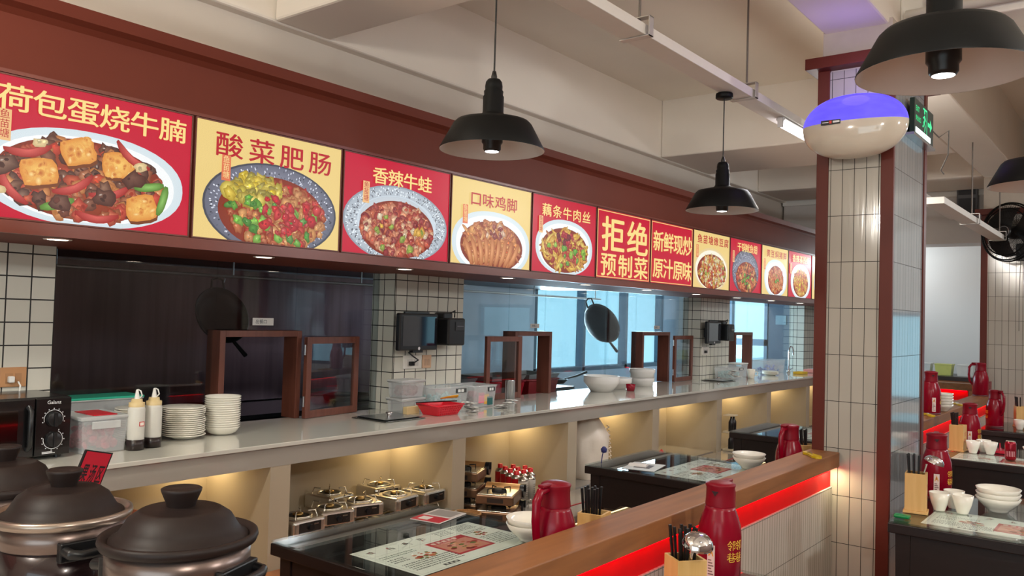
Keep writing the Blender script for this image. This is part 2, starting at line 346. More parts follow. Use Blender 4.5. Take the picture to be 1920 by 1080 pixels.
# ------------------------------------------------------------------ the long counter
cnt = thing('serving_counter', 'long white stone serving counter with open lit niches along the kitchen glass', 'counter', (-3.65, 5.0, 0))
CX, CY = 3.65, -5.0
def cb(mb, x0, y0, z0, x1, y1, z1): return mb.box(x0+CX, y0+CY, z0, x1+CX, y1+CY, z1)
m_ = MB(); cb(m_, -4.03, -1.5, .99, -3.28, 11.7, CT); m_.build('worktop', P('polished_worktop', (204, 202, 192), .08, 0, .03, 5, coat=.5), cnt, bevel=.003)  # top of the same stone, its catch of light put into a paler colour
m_ = MB(); cb(m_, -3.32, -1.5, .898, -3.30, 11.68, .99); m_.build('fascia', STONE, cnt)
NICHES = [-.09, 1.17, 2.415, 3.70, 4.92, 6.17, 7.44, 8.72, 9.98, 11.24]
for y in NICHES: m_ = MB(); cb(m_, -3.83, y, 0, -3.302, y+.115, .975); m_.build('divider', PLASTER, cnt)
m_ = MB(); cb(m_, -3.87, -1.5, 0, -3.83, 11.65, .99); m_.build('back_panel', PLASTER, cnt)
m_ = MB(); cb(m_, -3.83, -1.5, .0, -3.33, 11.65, .41); m_.build('niche_floor', STONE, cnt)
m_ = MB(); cb(m_, -3.83, -1.5, .975, -3.32, 11.65, .989); m_.build('niche_top', PLASTER, cnt)
for i, y in enumerate(NICHES[:-1]): led = MB(); cb(led, -3.81, NICHES[i+1]-.24, .965, -3.77, NICHES[i+1]-.02, .975); led.build('niche_light', E('warm_led', (255, 214, 140), 5), cnt)
for i, y in enumerate(NICHES[:-1]):
    area('niche_downlight', (-3.72, NICHES[i+1]-.10, .955), (0, 0, 0), .10, .10, 1.9, (1, .78, .42))
# bench in front of the niches
bn = thing('bench', 'low white stone bench under the counter niches with red piping', 'bench', (-3.08, 5.9, 0))
MB().box(-.22, -2.15, .36, .22, 4.2, .408).build('seat', STONE, bn, bevel=.004)
MB().box(-.22, -2.1, 0, .17, 4.15, .36).build('base', PLASTER, bn)
MB().box(.045, -2.15, .408, .055, 4.2, .412).build('piping', P('red_piping', (170, 40, 50), .5), bn)
MB().box(.17, -2.1, .34, .19, 4.15, .357).build('light_strip', E('bench_led', (255, 226, 170), 2.2), bn)
bw = thing('bench', 'low wooden bench in front of the stove niche beside the nearest glass table', 'bench', (-3.08, 2.5, 0))
MB().box(-.22, -1.2, .36, .22, 1.22, .408).build('seat', wood('bench_wood', (150, 92, 56), (176, 116, 76), 'Y', .4), bw, bevel=.004)
MB().box(-.22, -1.15, 0, .17, 1.17, .36).build('base', wood('bench_wood', (0, 0, 0), (0, 0, 0)), bw)

# ------------------------------------------------------------------ oak-topped half wall with red light, both stretches
KIT = tile('slim_tiles_run', 'Y', .0305, .253, 4.65, .512, .0035, (196, 190, 178), (104, 100, 92), .25, 1)
def half_wall(y0, y1, label):
    o = struct('partition', MB().box(-1.475, y0, 0, -1.39, y1, .77), KIT, label=label)
    struct('ledge', MB().box(-1.513, y0, .882, -1.353, y1, .96), LEDGE, o, bevel=.004)
    struct('core', MB().box(-1.465, y0, .77, -1.40, y1, .882), P('red_strip_backing', (200, 6, 14), .6, spec=.2), o)
    struct('light_strip', MB().box(-1.380, y0+.01, .8745, -1.364, y1-.16, .8815), E('red_led', (255, 0, 6), 8.5), o)
    struct('light_strip', MB().box(-1.502, y0+.01, .8745, -1.486, y1-.16, .8815), E('red_led_dim', (255, 0, 14), 3), o)
    return o
half_wall(1.15, 4.645, 'tiled half wall with oak ledge and red light strip beside the nearest tables')
hw = half_wall; area('ledge_end_lamp', (-1.372, 4.56, .874), (0, 0, 0), .02, .10, .9, (1, .86, .50))
half_wall(5.45, 10.0, 'tiled half wall with oak ledge and red light strip beyond the pillar')
o = struct('partition', MB().box(-2.35, 10.95, 0, -1.75, 11.03, .80), KIT, label='far half wall with red light strip across the end of the room')
struct('ledge', MB().box(-2.37, 10.9, .92, -1.7, 11.08, 1.0), LEDGE, o)
struct('core', MB().box(-2.35, 10.96, .80, -1.75, 11.02, .92), P('red_strip_backing', (0, 0, 0)), o)
struct('light_strip', MB().box(-2.34, 10.91, .905, -1.76, 10.93, .918), E('red_led', (0, 0, 0), 1), o)

# ------------------------------------------------------------------ tiled pillars with brown corner posts
def pillar(y0, y1, x0, x1, capz, label):
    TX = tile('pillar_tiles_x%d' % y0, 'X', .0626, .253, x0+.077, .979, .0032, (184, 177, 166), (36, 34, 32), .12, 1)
    TY = tile('pillar_tiles_y%d' % y0, 'Y', .0626, .253, y0+.08, .979, .0032, (150, 154, 156), (32, 32, 31), .07, 1)  # side faces' shade put into a darker, cooler copy of the front tiles
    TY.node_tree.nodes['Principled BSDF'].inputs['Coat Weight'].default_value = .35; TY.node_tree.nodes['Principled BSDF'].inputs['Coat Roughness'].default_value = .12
    o = struct('pillar', MB().box(x0+.02, y0+.02, 0, x1-.02, y1-.02, 3.3), P('raw_column_plaster', (196, 184, 170), .85), label=label)
    struct('tile_front', MB().box(x0+.06, y0+.008, 0, x1-.06, y0+.02, capz-.01), TX, o)
    struct('tile_side', MB().box(x1-.02, y0+.03, 0, x1-.008, y1-.06, capz-.01), TY, o)
    struct('tile_side', MB().box(x0+.008, y0+.06, 0, x0+.02, y1-.06, capz-.01), TY, o)
    post = MB().box(x0, y0, 0, x0+.065, y0+.065, capz).box(x1-.065, y0, 0, x1, y0+.028, capz).box(x1-.03, y1-.06, 0, x1, y1, capz).box(x0, y1-.06, 0, x0+.06, y1, capz)
    struct('corner_post', post, TRIM, o, bevel=.003)
    struct('cap', MB().box(x0-.05, y0-.07, capz, x1+.06, y1+.06, capz+.062), TRIM, o, bevel=.003)
    return o
pillar(4.65, 5.44, -1.505, -1.102, 3.057, 'large white tiled pillar with brown corner posts at the end of the oak ledge')
pillar(10.05, 10.85, -1.50, -.62, 2.86, 'white tiled pillar carrying the wall fan behind the far table')

# ------------------------------------------------------------------ backlit menu panels
def lerp(a, b, t): return tuple(a[i]+(b[i]-a[i])*t for i in range(3))
def clip_poly(p, x0, y0, x1, y1):
    for ax, lim, sg in ((0, x0, 1), (0, x1, -1), (1, y0, 1), (1, y1, -1)):
        out = []
        for i in range(len(p)):
            a, b = p[i-1], p[i]; ia, ib = sg*(a[ax]-lim) >= 0, sg*(b[ax]-lim) >= 0
            if ia != ib:
                t = (lim-a[ax])/(b[ax]-a[ax]); out.append((a[0]+(b[0]-a[0])*t, a[1]+(b[1]-a[1])*t))
            if ib: out.append(b)
        p = out
        if len(p) < 3: return []
    return p
class Pic:
    """a printed picture built of flat coloured patches on the panel face"""
    def __init__(s, w, h, rnd): s.mb = MB(); s.mb.used = True; s.w, s.h, s.k, s.r = w, h, 0, rnd
    def patch(s, pts, c, edge=None, off=(0, 0)):
        pts = clip_poly(pts, .004, .004, s.w-.004, s.h-.004)
        if len(pts) < 3: return
        s.k += 1; z = .0004+s.k*.000003
        cx = sum(p[0] for p in pts)/len(pts)+off[0]; cy = sum(p[1] for p in pts)/len(pts)+off[1]
        n = len(pts); ce = srgb(edge or c)[:3]
        s.mb.add([(z, cx, cy)]+[(z, x, y) for x, y in pts], [(0, i+1, (i+1) % n+1) for i in range(n)], cols=[srgb(c)[:3]]+[ce]*n)
    def ell(s, cx, cy, rx, ry, c, edge=None, n=44, rot=0, p=2.0):
        pts = []
        for i in range(n):
            a = 2*pi*i/n; q = (abs(cos(a))**p+abs(sin(a))**p)**(-1/p); x, y = rx*q*cos(a), ry*q*sin(a)
            pts.append((cx+x*cos(rot)-y*sin(rot), cy+x*sin(rot)+y*cos(rot)))
        s.patch(pts, c, edge)
    def blob(s, cx, cy, r, asp, rot, c, dark=.66, n=11, jag=.3):
        pts = []
        for i in range(n):
            a = 2*pi*i/n; q = r*(1+s.r.uniform(-jag, jag)); x, y = q*cos(a), q*asp*sin(a)
            pts.append((cx+x*cos(rot)-y*sin(rot), cy+x*sin(rot)+y*cos(rot)))
        s.patch(pts, lerp(c, (255, 236, 200), s.r.uniform(.08, .38)), lerp(c, (40, 8, 4), 1-dark), (-r*.15, r*.25))
        for _ in range(s.r.randint(1, 3)):
            a, d = s.r.uniform(0, 6.28), r*s.r.uniform(.15, .6); q = r*s.r.uniform(.15, .38); f = s.r.choice((.62, .75, 1.2))
            s.ell(cx+d*cos(a), cy+d*asp*sin(a), q, q*s.r.uniform(.35, .9), tuple(min(255, v*f) for v in c), tuple(min(255, v*(f*.5+.45)) for v in c), 6, s.r.uniform(0, 3))
        if s.r.random() < .45: s.ell(cx-r*.2, cy+r*asp*.35, r*.2, r*asp*.12, lerp(c, (255, 250, 235), .75), lerp(c, (255, 250, 235), .2), 7, rot)
    def strip(s, cx, cy, l, w, rot, bend, c):
        up, dn = [], []
        for i in range(7):
            t = i/6-.5; x, y = t*l, bend*(t*t-.08)*l; ww = w*(1-(2*t)**4*.6)
            up.append((x, y+ww)); dn.append((x, y-ww))
        pts = [(cx+x*cos(rot)-y*sin(rot), cy+x*sin(rot)+y*cos(rot)) for x, y in up+dn[::-1]]
        s.patch(pts, lerp(c, (255, 245, 220), .3), lerp(c, (50, 10, 5), .3))
    def square(s, cx, cy, l, rot, c):
        pts = []
        for i in range(16):
            a = 2*pi*i/16; q = l*(abs(cos(a))**5+abs(sin(a))**5)**(-1/5)*(1+s.r.uniform(-.06, .06)); x, y = q*cos(a), q*.8*sin(a)
            pts.append((cx+x*cos(rot)-y*sin(rot), cy+x*sin(rot)+y*cos(rot)))
        s.patch([(x+.004, y-.012) for x, y in pts], (120, 60, 25)); s.patch(pts, (250, 205, 110), (222, 140, 58))
        for _ in range(26):
            u, v, q = s.r.uniform(-.8, .8)*l, s.r.uniform(-.62, .62)*l, l*s.r.uniform(.10, .28)
            s.ell(cx+u*cos(rot)-v*sin(rot), cy+u*sin(rot)+v*cos(rot), q, q*s.r.uniform(.4, 1), s.r.choice([(206, 112, 44), (224, 140, 60), (252, 222, 150), (190, 96, 40), (240, 190, 100)]), (232, 164, 80), 9, s.r.uniform(0, 3))
    def heap(s, cx, cy, rx, ry, n, pal, size, kind='blob'):
        pts = []
        for _ in range(int(n*1.35)):
            a = s.r.uniform(0, 2*pi); q = s.r.random()**.5; pts.append((cx+rx*q*cos(a), cy+ry*q*sin(a)))
        pts.sort(key=lambda p: -p[1])
        for x, y in pts:
            c = s.r.choice(pal); z = size*s.r.uniform(.75, 1.5)
            if kind == 'strip' or (kind == 'mix' and s.r.random() < .4): s.strip(x, y, z*3.4, z*.33, s.r.uniform(-1.2, 1.2), s.r.uniform(-.8, .8), c)
            else: s.blob(x, y, z, s.r.uniform(.6, 1), s.r.uniform(0, pi), c)
RED_BG, YEL_BG, GOLD, INK = (200, 12, 50), (238, 208, 132), (252, 222, 140), (186, 24, 40)
def pic_bowl(p, cx, cy, rx, ry, style, food):
    if style == 'white':
        p.ell(cx, cy, rx, ry, (250, 252, 252), (214, 228, 234), p=2.2); p.ell(cx, cy-.004, rx*.9, ry*.88, (236, 244, 246), (250, 252, 252), p=2.2)
    elif style == 'cream':
        p.ell(cx, cy, rx, ry, (250, 236, 190), (232, 206, 150)); p.ell(cx, cy, rx*.92, ry*.9, (246, 240, 214), (252, 246, 226))
    elif style == 'steel':
        p.ell(cx, cy, rx, ry, (196, 208, 218), (150, 160, 172)); p.ell(cx, cy, rx*.97, ry*.96, (214, 222, 230), (176, 186, 196))
        for i in range(520):
            a = p.r.uniform(0, 2*pi); q = p.r.uniform(.76, .96)
            p.ell(cx+rx*q*cos(a), cy+ry*q*sin(a), .006, .0035, p.r.choice([(236, 244, 250), (120, 124, 134), (90, 90, 98), (232, 240, 246)]), None, 6, a)
        p.ell(cx, cy, rx*.76, ry*.74, (232, 240, 246), (206, 218, 228)); p.ell(cx-.01, cy+.004, rx*.70, ry*.70, (250, 240, 240), (196, 206, 214))
    elif style == 'wok':
        p.ell(cx, cy, rx, ry, (120, 122, 138), (70, 72, 84)); p.ell(cx, cy, rx*.97, ry*.96, (170, 172, 190), (104, 106, 122))
        for i in range(420):
            a = p.r.uniform(0, 2*pi); q = p.r.uniform(.62, .95)
            p.ell(cx+rx*q*cos(a), cy+ry*q*sin(a), .006, .0035, p.r.choice([(226, 228, 240), (60, 62, 74), (96, 98, 112), (200, 204, 220)]), None, 6, a)
    fx, fy, frx, fry = food
    p.ell(fx, fy, frx*1.03, fry*1.05, (168, 72, 34), (132, 44, 22))
def char_row(mb, s, u0, u1, v0, ch, col, x, off=.020, sx=None):
    """row of characters from u0 to u1, baseline v0, character height ch"""
    pitch = (u1-u0)/len(s); mb.color(col)
    for i, c in enumerate(s):
        for k, (dx, dy) in enumerate(((0, 0), (-1, 0), (1, 0), (0, -.6), (0, .6))):
            mb.text(c, Matrix.Translation((x+k*.00004, u0+pitch*(i+.5)+dx*off*ch, v0+dy*off*ch)) @ FACE_X, ch/.88, 0, (min(1.25, .92*pitch/ch) if sx is None else sx), 'c')
PZ0, PZ1, PX = 1.945, 2.476, -3.3195
def panel(y0, y1, bgc, label, title=None, tspan=(.1, .9), tv=.40, th=.09, seal=None, draw=None, rows=None, border=False, seed=1):
    w, h = y1-y0, PZ1-PZ0; R = random.Random(seed)
    t = thing('menu_lightbox', label, 'menu sign', (PX, y0, PZ0), 0, 'backlit menu panels on the brown fascia')
    MB().box(0, 0, 0, .012, w, .006).box(0, 0, h-.006, .012, w, h).box(0, 0, .006, .012, .005, h-.006).box(0, w-.005, .006, .012, w, h-.006).build('frame', P('panel_frame', (110, 60, 50), .4), t)
    face = MB().color(bgc).box(0, .005, .006, .008, w-.005, h-.006); face.build('panel', PRINT, t)
    if draw:
        p = Pic(w, h, R); draw(p); p.mb.T = Matrix(); o = p.mb.build('dish_photo', PRINT, t, (.008, 0, 0))
    m = MB()
    fg = GOLD if bgc == RED_BG else INK
    if border:
        m.color((250, 214, 130)); b = .012
        for a in ((b, b, w-b, b+.006), (b, h-b-.006, w-b, h-b), (b, b, b+.006, h-b), (w-b-.006, b, w-b, h-b)): m.box(.008, a[0], a[1], .0088, a[2], a[3])
    if title: char_row(m, title, tspan[0]*w, tspan[1]*w, tv+.012, th, fg, .0152)
    for r in rows or []: char_row(m, *r, .0152, .026)
    if m.v: m.build('lettering', PRINT, t)
    if seal:
        su, sv = seal; s = MB().color((240, 190, 130) if bgc == RED_BG else (226, 120, 80)).box(.0154, su, sv, .0162, su+.045, sv+.115); s.color(INK if bgc == RED_BG else (250, 220, 150))
        for i, c in enumerate('鱼苗塘'): s.text(c, Matrix.Translation((.0166, su+.0225, sv+.083-i*.035)) @ FACE_X, .036, 0, 1, 'c')
        s.build('seal', PRINT, t)
    return t
CH_R, CH_O, CH_B, CH_G, CH_Y = (206, 34, 34), (222, 110, 48), (104, 54, 38), (96, 176, 52), (240, 196, 60)
def d1(p):
    pic_bowl(p, .385, .186, .395, .188, 'white', (.37, .18, .315, .15))
    p.heap(.37, .18, .31, .145, 150, [CH_B, (120, 60, 42), (176, 88, 48), (206, 70, 40), (84, 42, 34), (226, 140, 70), (214, 60, 40)], .026)
    for x, y in ((.50, .26), (.20, .19), (.60, .10), (.34, .29)): p.square(x, y, .065, R_.uniform(-.4, .4), 0)
    for x, y, r in ((.33, .15, .5), (.16, .26, .2), (.55, .30, -.6), (.10, .12, -.9), (.42, .04, 0), (.47, .14, .3)): p.strip(x, y, .17, .016, r, .5, CH_R)
    for x, y, r in ((.27, .075, .35), (.63, .19, .2), (.69, .14, 1.3)): p.strip(x, y, .13, .017, r, .1, CH_G)
    for x, y in ((.44, .12), (.56, .21), (.28, .08), (.08, .2)): p.blob(x, y, .045, .8, .4, (92, 46, 36))
    for x, y in ((.59, .265), (.06, .1), (.2, .3)): p.blob(x, y, .028, .6, .2, (246, 220, 160), .8)
R_ = random.Random(5)
def d2(p):
    pic_bowl(p, .42, .17, .375, .215, 'wok', (.42, .15, .29, .165))
    p.heap(.45, .14, .27, .15, 190, [(206, 110, 62), (188, 84, 44), (214, 140, 80), CH_R, (170, 60, 36), (230, 160, 90)], .021)
    p.heap(.30, .25, .15, .06, 60, [(236, 206, 40), (206, 190, 60), (170, 160, 60), (246, 226, 80)], .026)
    p.heap(.42, .12, .26, .13, 22, [CH_G, (70, 150, 50), (130, 200, 70)], .022); p.heap(.5, .15, .2, .1, 20, [(220, 30, 40), (200, 24, 40)], .02)
def d3(p):
    pic_bowl(p, .40, .185, .395, .21, 'steel', (.40, .155, .275, .15))
    p.heap(.40, .155, .265, .14, 230, [(206, 74, 50), (220, 110, 70), (180, 48, 44), (236, 150, 110), (150, 30, 36), (240, 190, 150)], .021)
    p.heap(.40, .15, .24, .12, 12, [(240, 180, 50), (150, 180, 60), (248, 226, 190)], .02)
def d4(p):
    pic_bowl(p, .40, .145, .385, .205, 'white', (.40, .13, .30, .15))
    p.heap(.40, .14, .28, .14, 120, [(212, 112, 52), (228, 138, 66), (188, 84, 40), (240, 166, 90)], .026, 'mix')
    for i in range(9):
        x = .17+i*.056; p.strip(x, .10-abs(i-4)*.004, .19, .021, 1.5-(i-4)*.13, .25, (224, 130, 62))
    p.heap(.42, .22, .1, .04, 12, [(150, 40, 40), (240, 200, 170)], .018)
def d5(p):
    pic_bowl(p, .40, .19, .355, .195, 'white', (.40, .17, .285, .15))
    p.heap(.40, .17, .27, .135, 130, [(244, 190, 50), (250, 214, 90), (230, 160, 40), (206, 120, 60)], .026, 'strip')
    p.heap(.40, .14, .25, .11, 30, [(206, 60, 46), (180, 50, 40)], .02); p.heap(.42, .17, .24, .12, 11, [CH_G, (150, 210, 60)], .023)
    p.heap(.4, .26, .1, .04, 14, [(190, 30, 50), (120, 20, 40)], .02)
def d8(p):
    pic_bowl(p, .40, .18, .38, .205, 'cream', (.41, .165, .31, .155))
    p.heap(.41, .165, .30, .145, 210, [(246, 214, 110), (250, 232, 170), (236, 170, 60), (226, 110, 50), (250, 240, 210), (206, 70, 40)], .021)
    p.heap(.41, .165, .28, .13, 20, [(150, 180, 60), (200, 40, 40)], .014)
def d9(p):
    pic_bowl(p, .40, .205, .34, .225, 'wok', (.42, .15, .26, .155))
    p.heap(.42, .15, .25, .145, 160, [(214, 90, 44), (230, 130, 60), (190, 50, 36), (240, 160, 80), (90, 50, 40)], .022, 'mix'); p.heap(.45, .13, .2, .1, 12, [CH_G, (230, 220, 120)], .018)
def d10(p):
    pic_bowl(p, .42, .19, .34, .205, 'white', (.42, .17, .225, .15))
    p.heap(.42, .17, .215, .14, 150, [(226, 110, 50), (240, 140, 70), (206, 74, 40), (230, 160, 90)], .022); p.heap(.42, .2, .1, .06, 6, [CH_G], .018)
def d11(p):
    pic_bowl(p, .42, .19, .335, .205, 'white', (.42, .17, .25, .15))
    p.heap(.42, .18, .24, .14, 150, [(244, 176, 50), (240, 140, 50), (250, 206, 90), (230, 100, 40)], .022); p.heap(.42, .12, .2, .07, 10, [(246, 220, 50), (200, 60, 50)], .022)
def d12(p):
    pic_bowl(p, .42, .19, .335, .205, 'white', (.42, .17, .25, .15))
    p.heap(.42, .17, .24, .14, 150, [(130, 50, 50), (110, 40, 46), (150, 64, 56), (90, 34, 40)], .022, 'mix')
panel(1.135, 1.950, RED_BG, 'red menu panel with braised beef and fried egg squares in a white bowl', '荷包蛋烧牛腩', (.05, .96), .395, .092, (.05, .285), d1, seed=11)
panel(1.964, 2.784, YEL_BG, 'yellow menu panel with pickles and sausage pieces in a hammered wok', '酸菜肥肠', (.10, .93), .375, .104, (.13, .27), d2, seed=12)
panel(2.799, 3.612, RED_BG, 'red menu panel with bullfrog pieces in a hammered silver dish', '香辣牛蛙', (.24, .80), .385, .084, (.13, .275), d3, seed=13)
panel(3.626, 4.420, YEL_BG, 'yellow menu panel with orange chicken feet in a white bowl', '口味鸡脚', (.20, .80), .365, .082, (.10, .25), d4, seed=14)
panel(4.434, 5.232, RED_BG, 'red menu panel with yellow lotus root strips in a white bowl', '藕条牛肉丝', (.12, .90), .385, .082, (.07, .27), d5, seed=15)
panel(5.246, 6.074, RED_BG, 'red slogan panel with huge upper characters and a gold border', rows=[('拒绝', .05*.82, .97*.82, .235, .25, GOLD), ('预制菜', .05*.82, .97*.82, .04, .165, GOLD)], border=True, seed=16)
panel(6.084, 6.864, RED_BG, 'red slogan panel with two equal rows of four gold characters', rows=[('新鲜现炒', .04*.78, .97*.78, .29, .16, GOLD), ('原汁原味', .04*.78, .97*.78, .065, .16, GOLD)], border=True, seed=17)
panel(6.876, 7.680, YEL_BG, 'yellow menu panel with tofu pieces in a pale cream bowl', '鱼苗塘嫩豆腐', (.08, .95), .41, .075, (.05, .28), d8, seed=18)
panel(7.692, 8.504, RED_BG, 'red menu panel with squid pieces in a dark hammered wok', '干锅鱿鱼翅', (.2, .84), .405, .082, (.05, .29), d9, seed=19)
panel(8.516, 9.308, YEL_BG, 'yellow menu panel with orange pork pieces on a white oval plate', '黄豆焖猪脚', (.14, .92), .405, .075, (.05, .27), d10, seed=20)
panel(9.320, 10.118, RED_BG, 'red menu panel with orange prawn pieces in a white oval bowl', '香辣基围虾', (.14, .88), .405, .082, (.05, .27), d11, seed=21)
panel(10.130, 10.93, YEL_BG, 'yellow menu panel with dark brown strips, last before the pillar', None, draw=d12, seed=22)

# downlights in the underside of the fascia
for i in range(10):
    y = 1.46+.955*i
    t = thing('downlight', 'small round recessed downlight under the brown sign fascia', 'downlight', (-3.42, y, 1.895), 0, 'recessed downlights under the sign fascia')
    MB().lathe([(.036, -.0005), (.05, -.003), (.052, 0), (.036, 0)], 24).build('ring', P('white_ring', (226, 220, 214), .4), t)
    MB().lathe([(0, -.003), (.037, -.003)], 24).build('lens', E('downlight_lens', (255, 236, 214), 9), t)
    l = bpy.data.lights.new('downlight_lamp', 'SPOT'); l.energy = 9; l.spot_size = rad(100); l.spot_blend = .8; l.color = (1, .98, .88); l.shadow_soft_size = .03
    lo = bpy.data.objects.new('downlight_lamp', l); COL.objects.link(lo); lo.location = (-3.42, y, 1.885)

# ------------------------------------------------------------------ pendant lamps, cable tray, tube lamp
SHADE_IN = P('shade_enamel_white', (226, 216, 210), .3, 0, .02)
def make_pendant(loc, top, label):
    t = thing('pendant_lamp', label, 'pendant lamp', loc, 0, 'black pendant lamps')
    pr = [(.200, 0), (.2005, .004), (.150, .098), (.138, .110), (.060, .128), (.046, .134), (.040, .145), (.040, .205), (.036, .213), (.0375, .226), (.033, .232), (.0335, .246), (.031, .262), (.024, .272), (.0, .274)]
    MB().lathe(pr, 48).build('lamp_shade', BLACKM, t)
    MB().lathe([(.2, .0002), (.196, .001), (.147, .094), (.135, .105), (.05, .121), (0, .121)], 48).build('shade_lining', SHADE_IN, t)
    MB().lathe([(0, .121), (.040, .121), (.040, .03), (.034, .022), (.034, .004), (.028, -.004), (.0, -.003)], 28).build('bulb_holder', BLACKP, t)
    MB().lathe([(0, -.0065), (.018, -.006), (.026, -.0045)], 24).build('bulb', E('pendant_bulb', (255, 250, 246), 14), t)
    MB().lathe([(.0115, .272), (.0115, .285), (.0065, .305), (.0, .306)], 16).build('strain_relief', BLACKP, t)
    MB().cyl((0, 0, .30), (0, 0, top-loc[2]-.01), .0035, n=8).build('cord', BLACKP, t)
    MB().lathe([(0, top-loc[2]), (.046, top-loc[2]), (.048, top-loc[2]-.006), (.048, top-loc[2]-.026), (.043, top-loc[2]-.03), (0, top-loc[2]-.03)], 28).build('canopy', BLACKM, t)
    l = bpy.data.lights.new('pendant_light', 'SPOT'); l.energy = 9; l.spot_size = rad(125); l.spot_blend = .6; l.color = (1, .9, .82); l.shadow_soft_size = .025
    lo = bpy.data.objects.new('pendant_light', l); COL.objects.link(lo); lo.parent = t; lo.location = (0, 0, -.012)
    return t
make_pendant((-2.0, 2.41, 2.272), 2.93, 'black pendant lamp in front of the yellow and red menu panels')
make_pendant((-1.93, 4.36, 2.268), 2.93, 'black pendant lamp hanging from the white cable tray by a round black canopy')
make_pendant((-.415, 2.215, 2.268), 2.93, 'large black pendant lamp beside the purple lit lamp on the pillar')
make_pendant((-.40, 4.17, 2.268), 2.93, 'black pendant lamp cut by the picture edge above the wall fan')
TRAYM = P('white_tray_paint', (228, 222, 214), .45, 0, .03)
def tray(loc, y0, y1, xs, label):
    t = thing('cable_tray', label, 'cable tray', loc)
    MB().box(-.062, y0, 0, .062, y1, .05).build('trunking', TRAYM, t, bevel=.003)
    for y in xs:
        h = t and MB().box(-.072, y-.02, -.006, .082, y+.02, -.002).box(.078, y-.02, -.006, .082, y+.02, .085).box(-.002, y-.02, .082, .082, y+.02, .086).build('hanger_bracket', P('bracket_metal', (200, 196, 192), .35, .6), t)
        MB().cyl((.02, y, .055), (.02, y, 3.86-loc[2]-.012), .006, n=8).build('hanger_rod', P('rod_grey', (120, 112, 106), .45, .5), t)
    return t
tray((-1.89, 4.0, 2.932), -5.5, 6.9, (-.72, .53, 2.7, -3.2), 'white cable tray hung on rods over the nearest glass tables')
tray((-1.30, 9.0, 2.56), -2.3, 1.9, (-.9, .7), 'white cable tray seen through the gap between the two pillars')
tray((.9, 4.0, 2.93), -6, 8, (-3, 3), 'white cable tray over the right row of tables')
def tube_lamp(loc, L, label, name='tube_lamp'):
    t = thing(name, label, 'tube lamp', loc)
    MB().prism([(-.022, .0), (.022, .0), (.03, -.012), (.014, -.03), (-.014, -.03), (-.03, -.012)], 'Y', 0, L).build('housing', WHITEP, t)
    MB().box(-.016, -.012, -.062, .016, .008, -.002).box(-.016, L-.008, -.062, .016, L+.012, -.002).build('end_socket', WHITEP, t)
    MB().cyl((0, .01, -.048), (0, L-.01, -.048), .0135, n=16).build('tube', E('tube_glow', (248, 244, 255), 12), t)
    area('tube_glow_light', (loc[0], loc[1]+L/2, loc[2]-.075), (0, 0, 0), .06, L, 15, (.96, .96, 1)); return t
tube_lamp((-1.86, 5.05, 2.930), 1.2, 'bright fluorescent tube lamp under the cable tray left of the pillar')
tube_lamp((-1.30, 10.0, 2.558), .95, 'fluorescent tube lamp under the far tray by the wall fan')
spk = thing('speaker_box', 'grey wall speaker box hung on the far lintel between the pillars', 'speaker', (-1.78, 11.05, 2.92))
MB().box(-.11, -.12, 0, .11, -.002, .55).build('body', P('speaker_grey', (96, 98, 104), .5), spk, bevel=.008)
MB().box(-.09, -.126, .30, .09, -.119, .52).box(-.09, -.126, .03, .09, -.119, .26).build('grille', P('grille_dark', (58, 60, 66), .7, 0, .3, 200), spk)

# insect lamp on the pillar
il = thing('insect_lamp', 'oval cream wall lamp glowing purple on top of the tiled pillar', 'lamp', (-1.272, 4.65, 2.70))
def half_oval(z0, z1, mat, name, sc=1.0):
    prof = []
    for i in range(15):
        a = z0+(z1-z0)*i/14; prof.append((.268*sc*abs(cos(a))**.8, .170*sc*sin(a)))
    mb = MB(); mb.T = Matrix.Scale(.45, 4, (0, 1, 0)); mb.lathe(prof, 56); mb.T = Matrix()
    mb.v = [(x, y-.123, z) for x, y, z in mb.v]
    return mb.build(name, mat, il)
m, nt, b = new_mat('purple_glow_plastic'); _M['purple'] = m
b.inputs['Base Color'].default_value = srgb((60, 50, 190)); b.inputs['Roughness'].default_value = .12
ly = nt.nodes.new('ShaderNodeLayerWeight'); ly.inputs[0].default_value = .35
nz = nt.nodes.new('ShaderNodeTexNoise'); nz.inputs['Scale'].default_value = 5
cr = nt.nodes.new('ShaderNodeValToRGB'); nt.links.new(nz.outputs[0], cr.inputs[0]); cr.color_ramp.elements[0].color = srgb((96, 80, 240)); cr.color_ramp.elements[1].color = srgb((124, 112, 248))
nt.links.new(cr.outputs[0], b.inputs['Emission Color']); b.inputs['Emission Strength'].default_value = .85
half_oval(.06, pi/2, m, 'glowing_cover')
half_oval(-pi/2, .06, P('cream_plastic', (214, 202, 186), .12, 0, .03, coat=.5), 'cream_bowl', 1.0)
MB().box(-.10, -.06, -.10, .10, -.0, .10).build('wall_bracket', WHITEP, il)
lb = MB().color((24, 22, 24)).box(-.135, -.2432, -.004, -.035, -.238, .020); lb.color((230, 228, 226)).box(-.128, -.2442, .006, -.096, -.242, .010).box(-.074, -.2442, .004, -.04, -.242, .014); lb.color((226, 60, 50)).box(-.092, -.2442, .001, -.080, -.242, .016)
lb.build('label_strip', PAPER, il)
pl_ = bpy.data.lights.new('insect_lamp_light', 'POINT'); pl_.energy = 1.6; pl_.color = (.42, .3, 1); pl_.shadow_soft_size = .12
po = bpy.data.objects.new('insect_lamp_light', pl_); COL.objects.link(po); po.location = (-1.27, 4.40, 2.97)

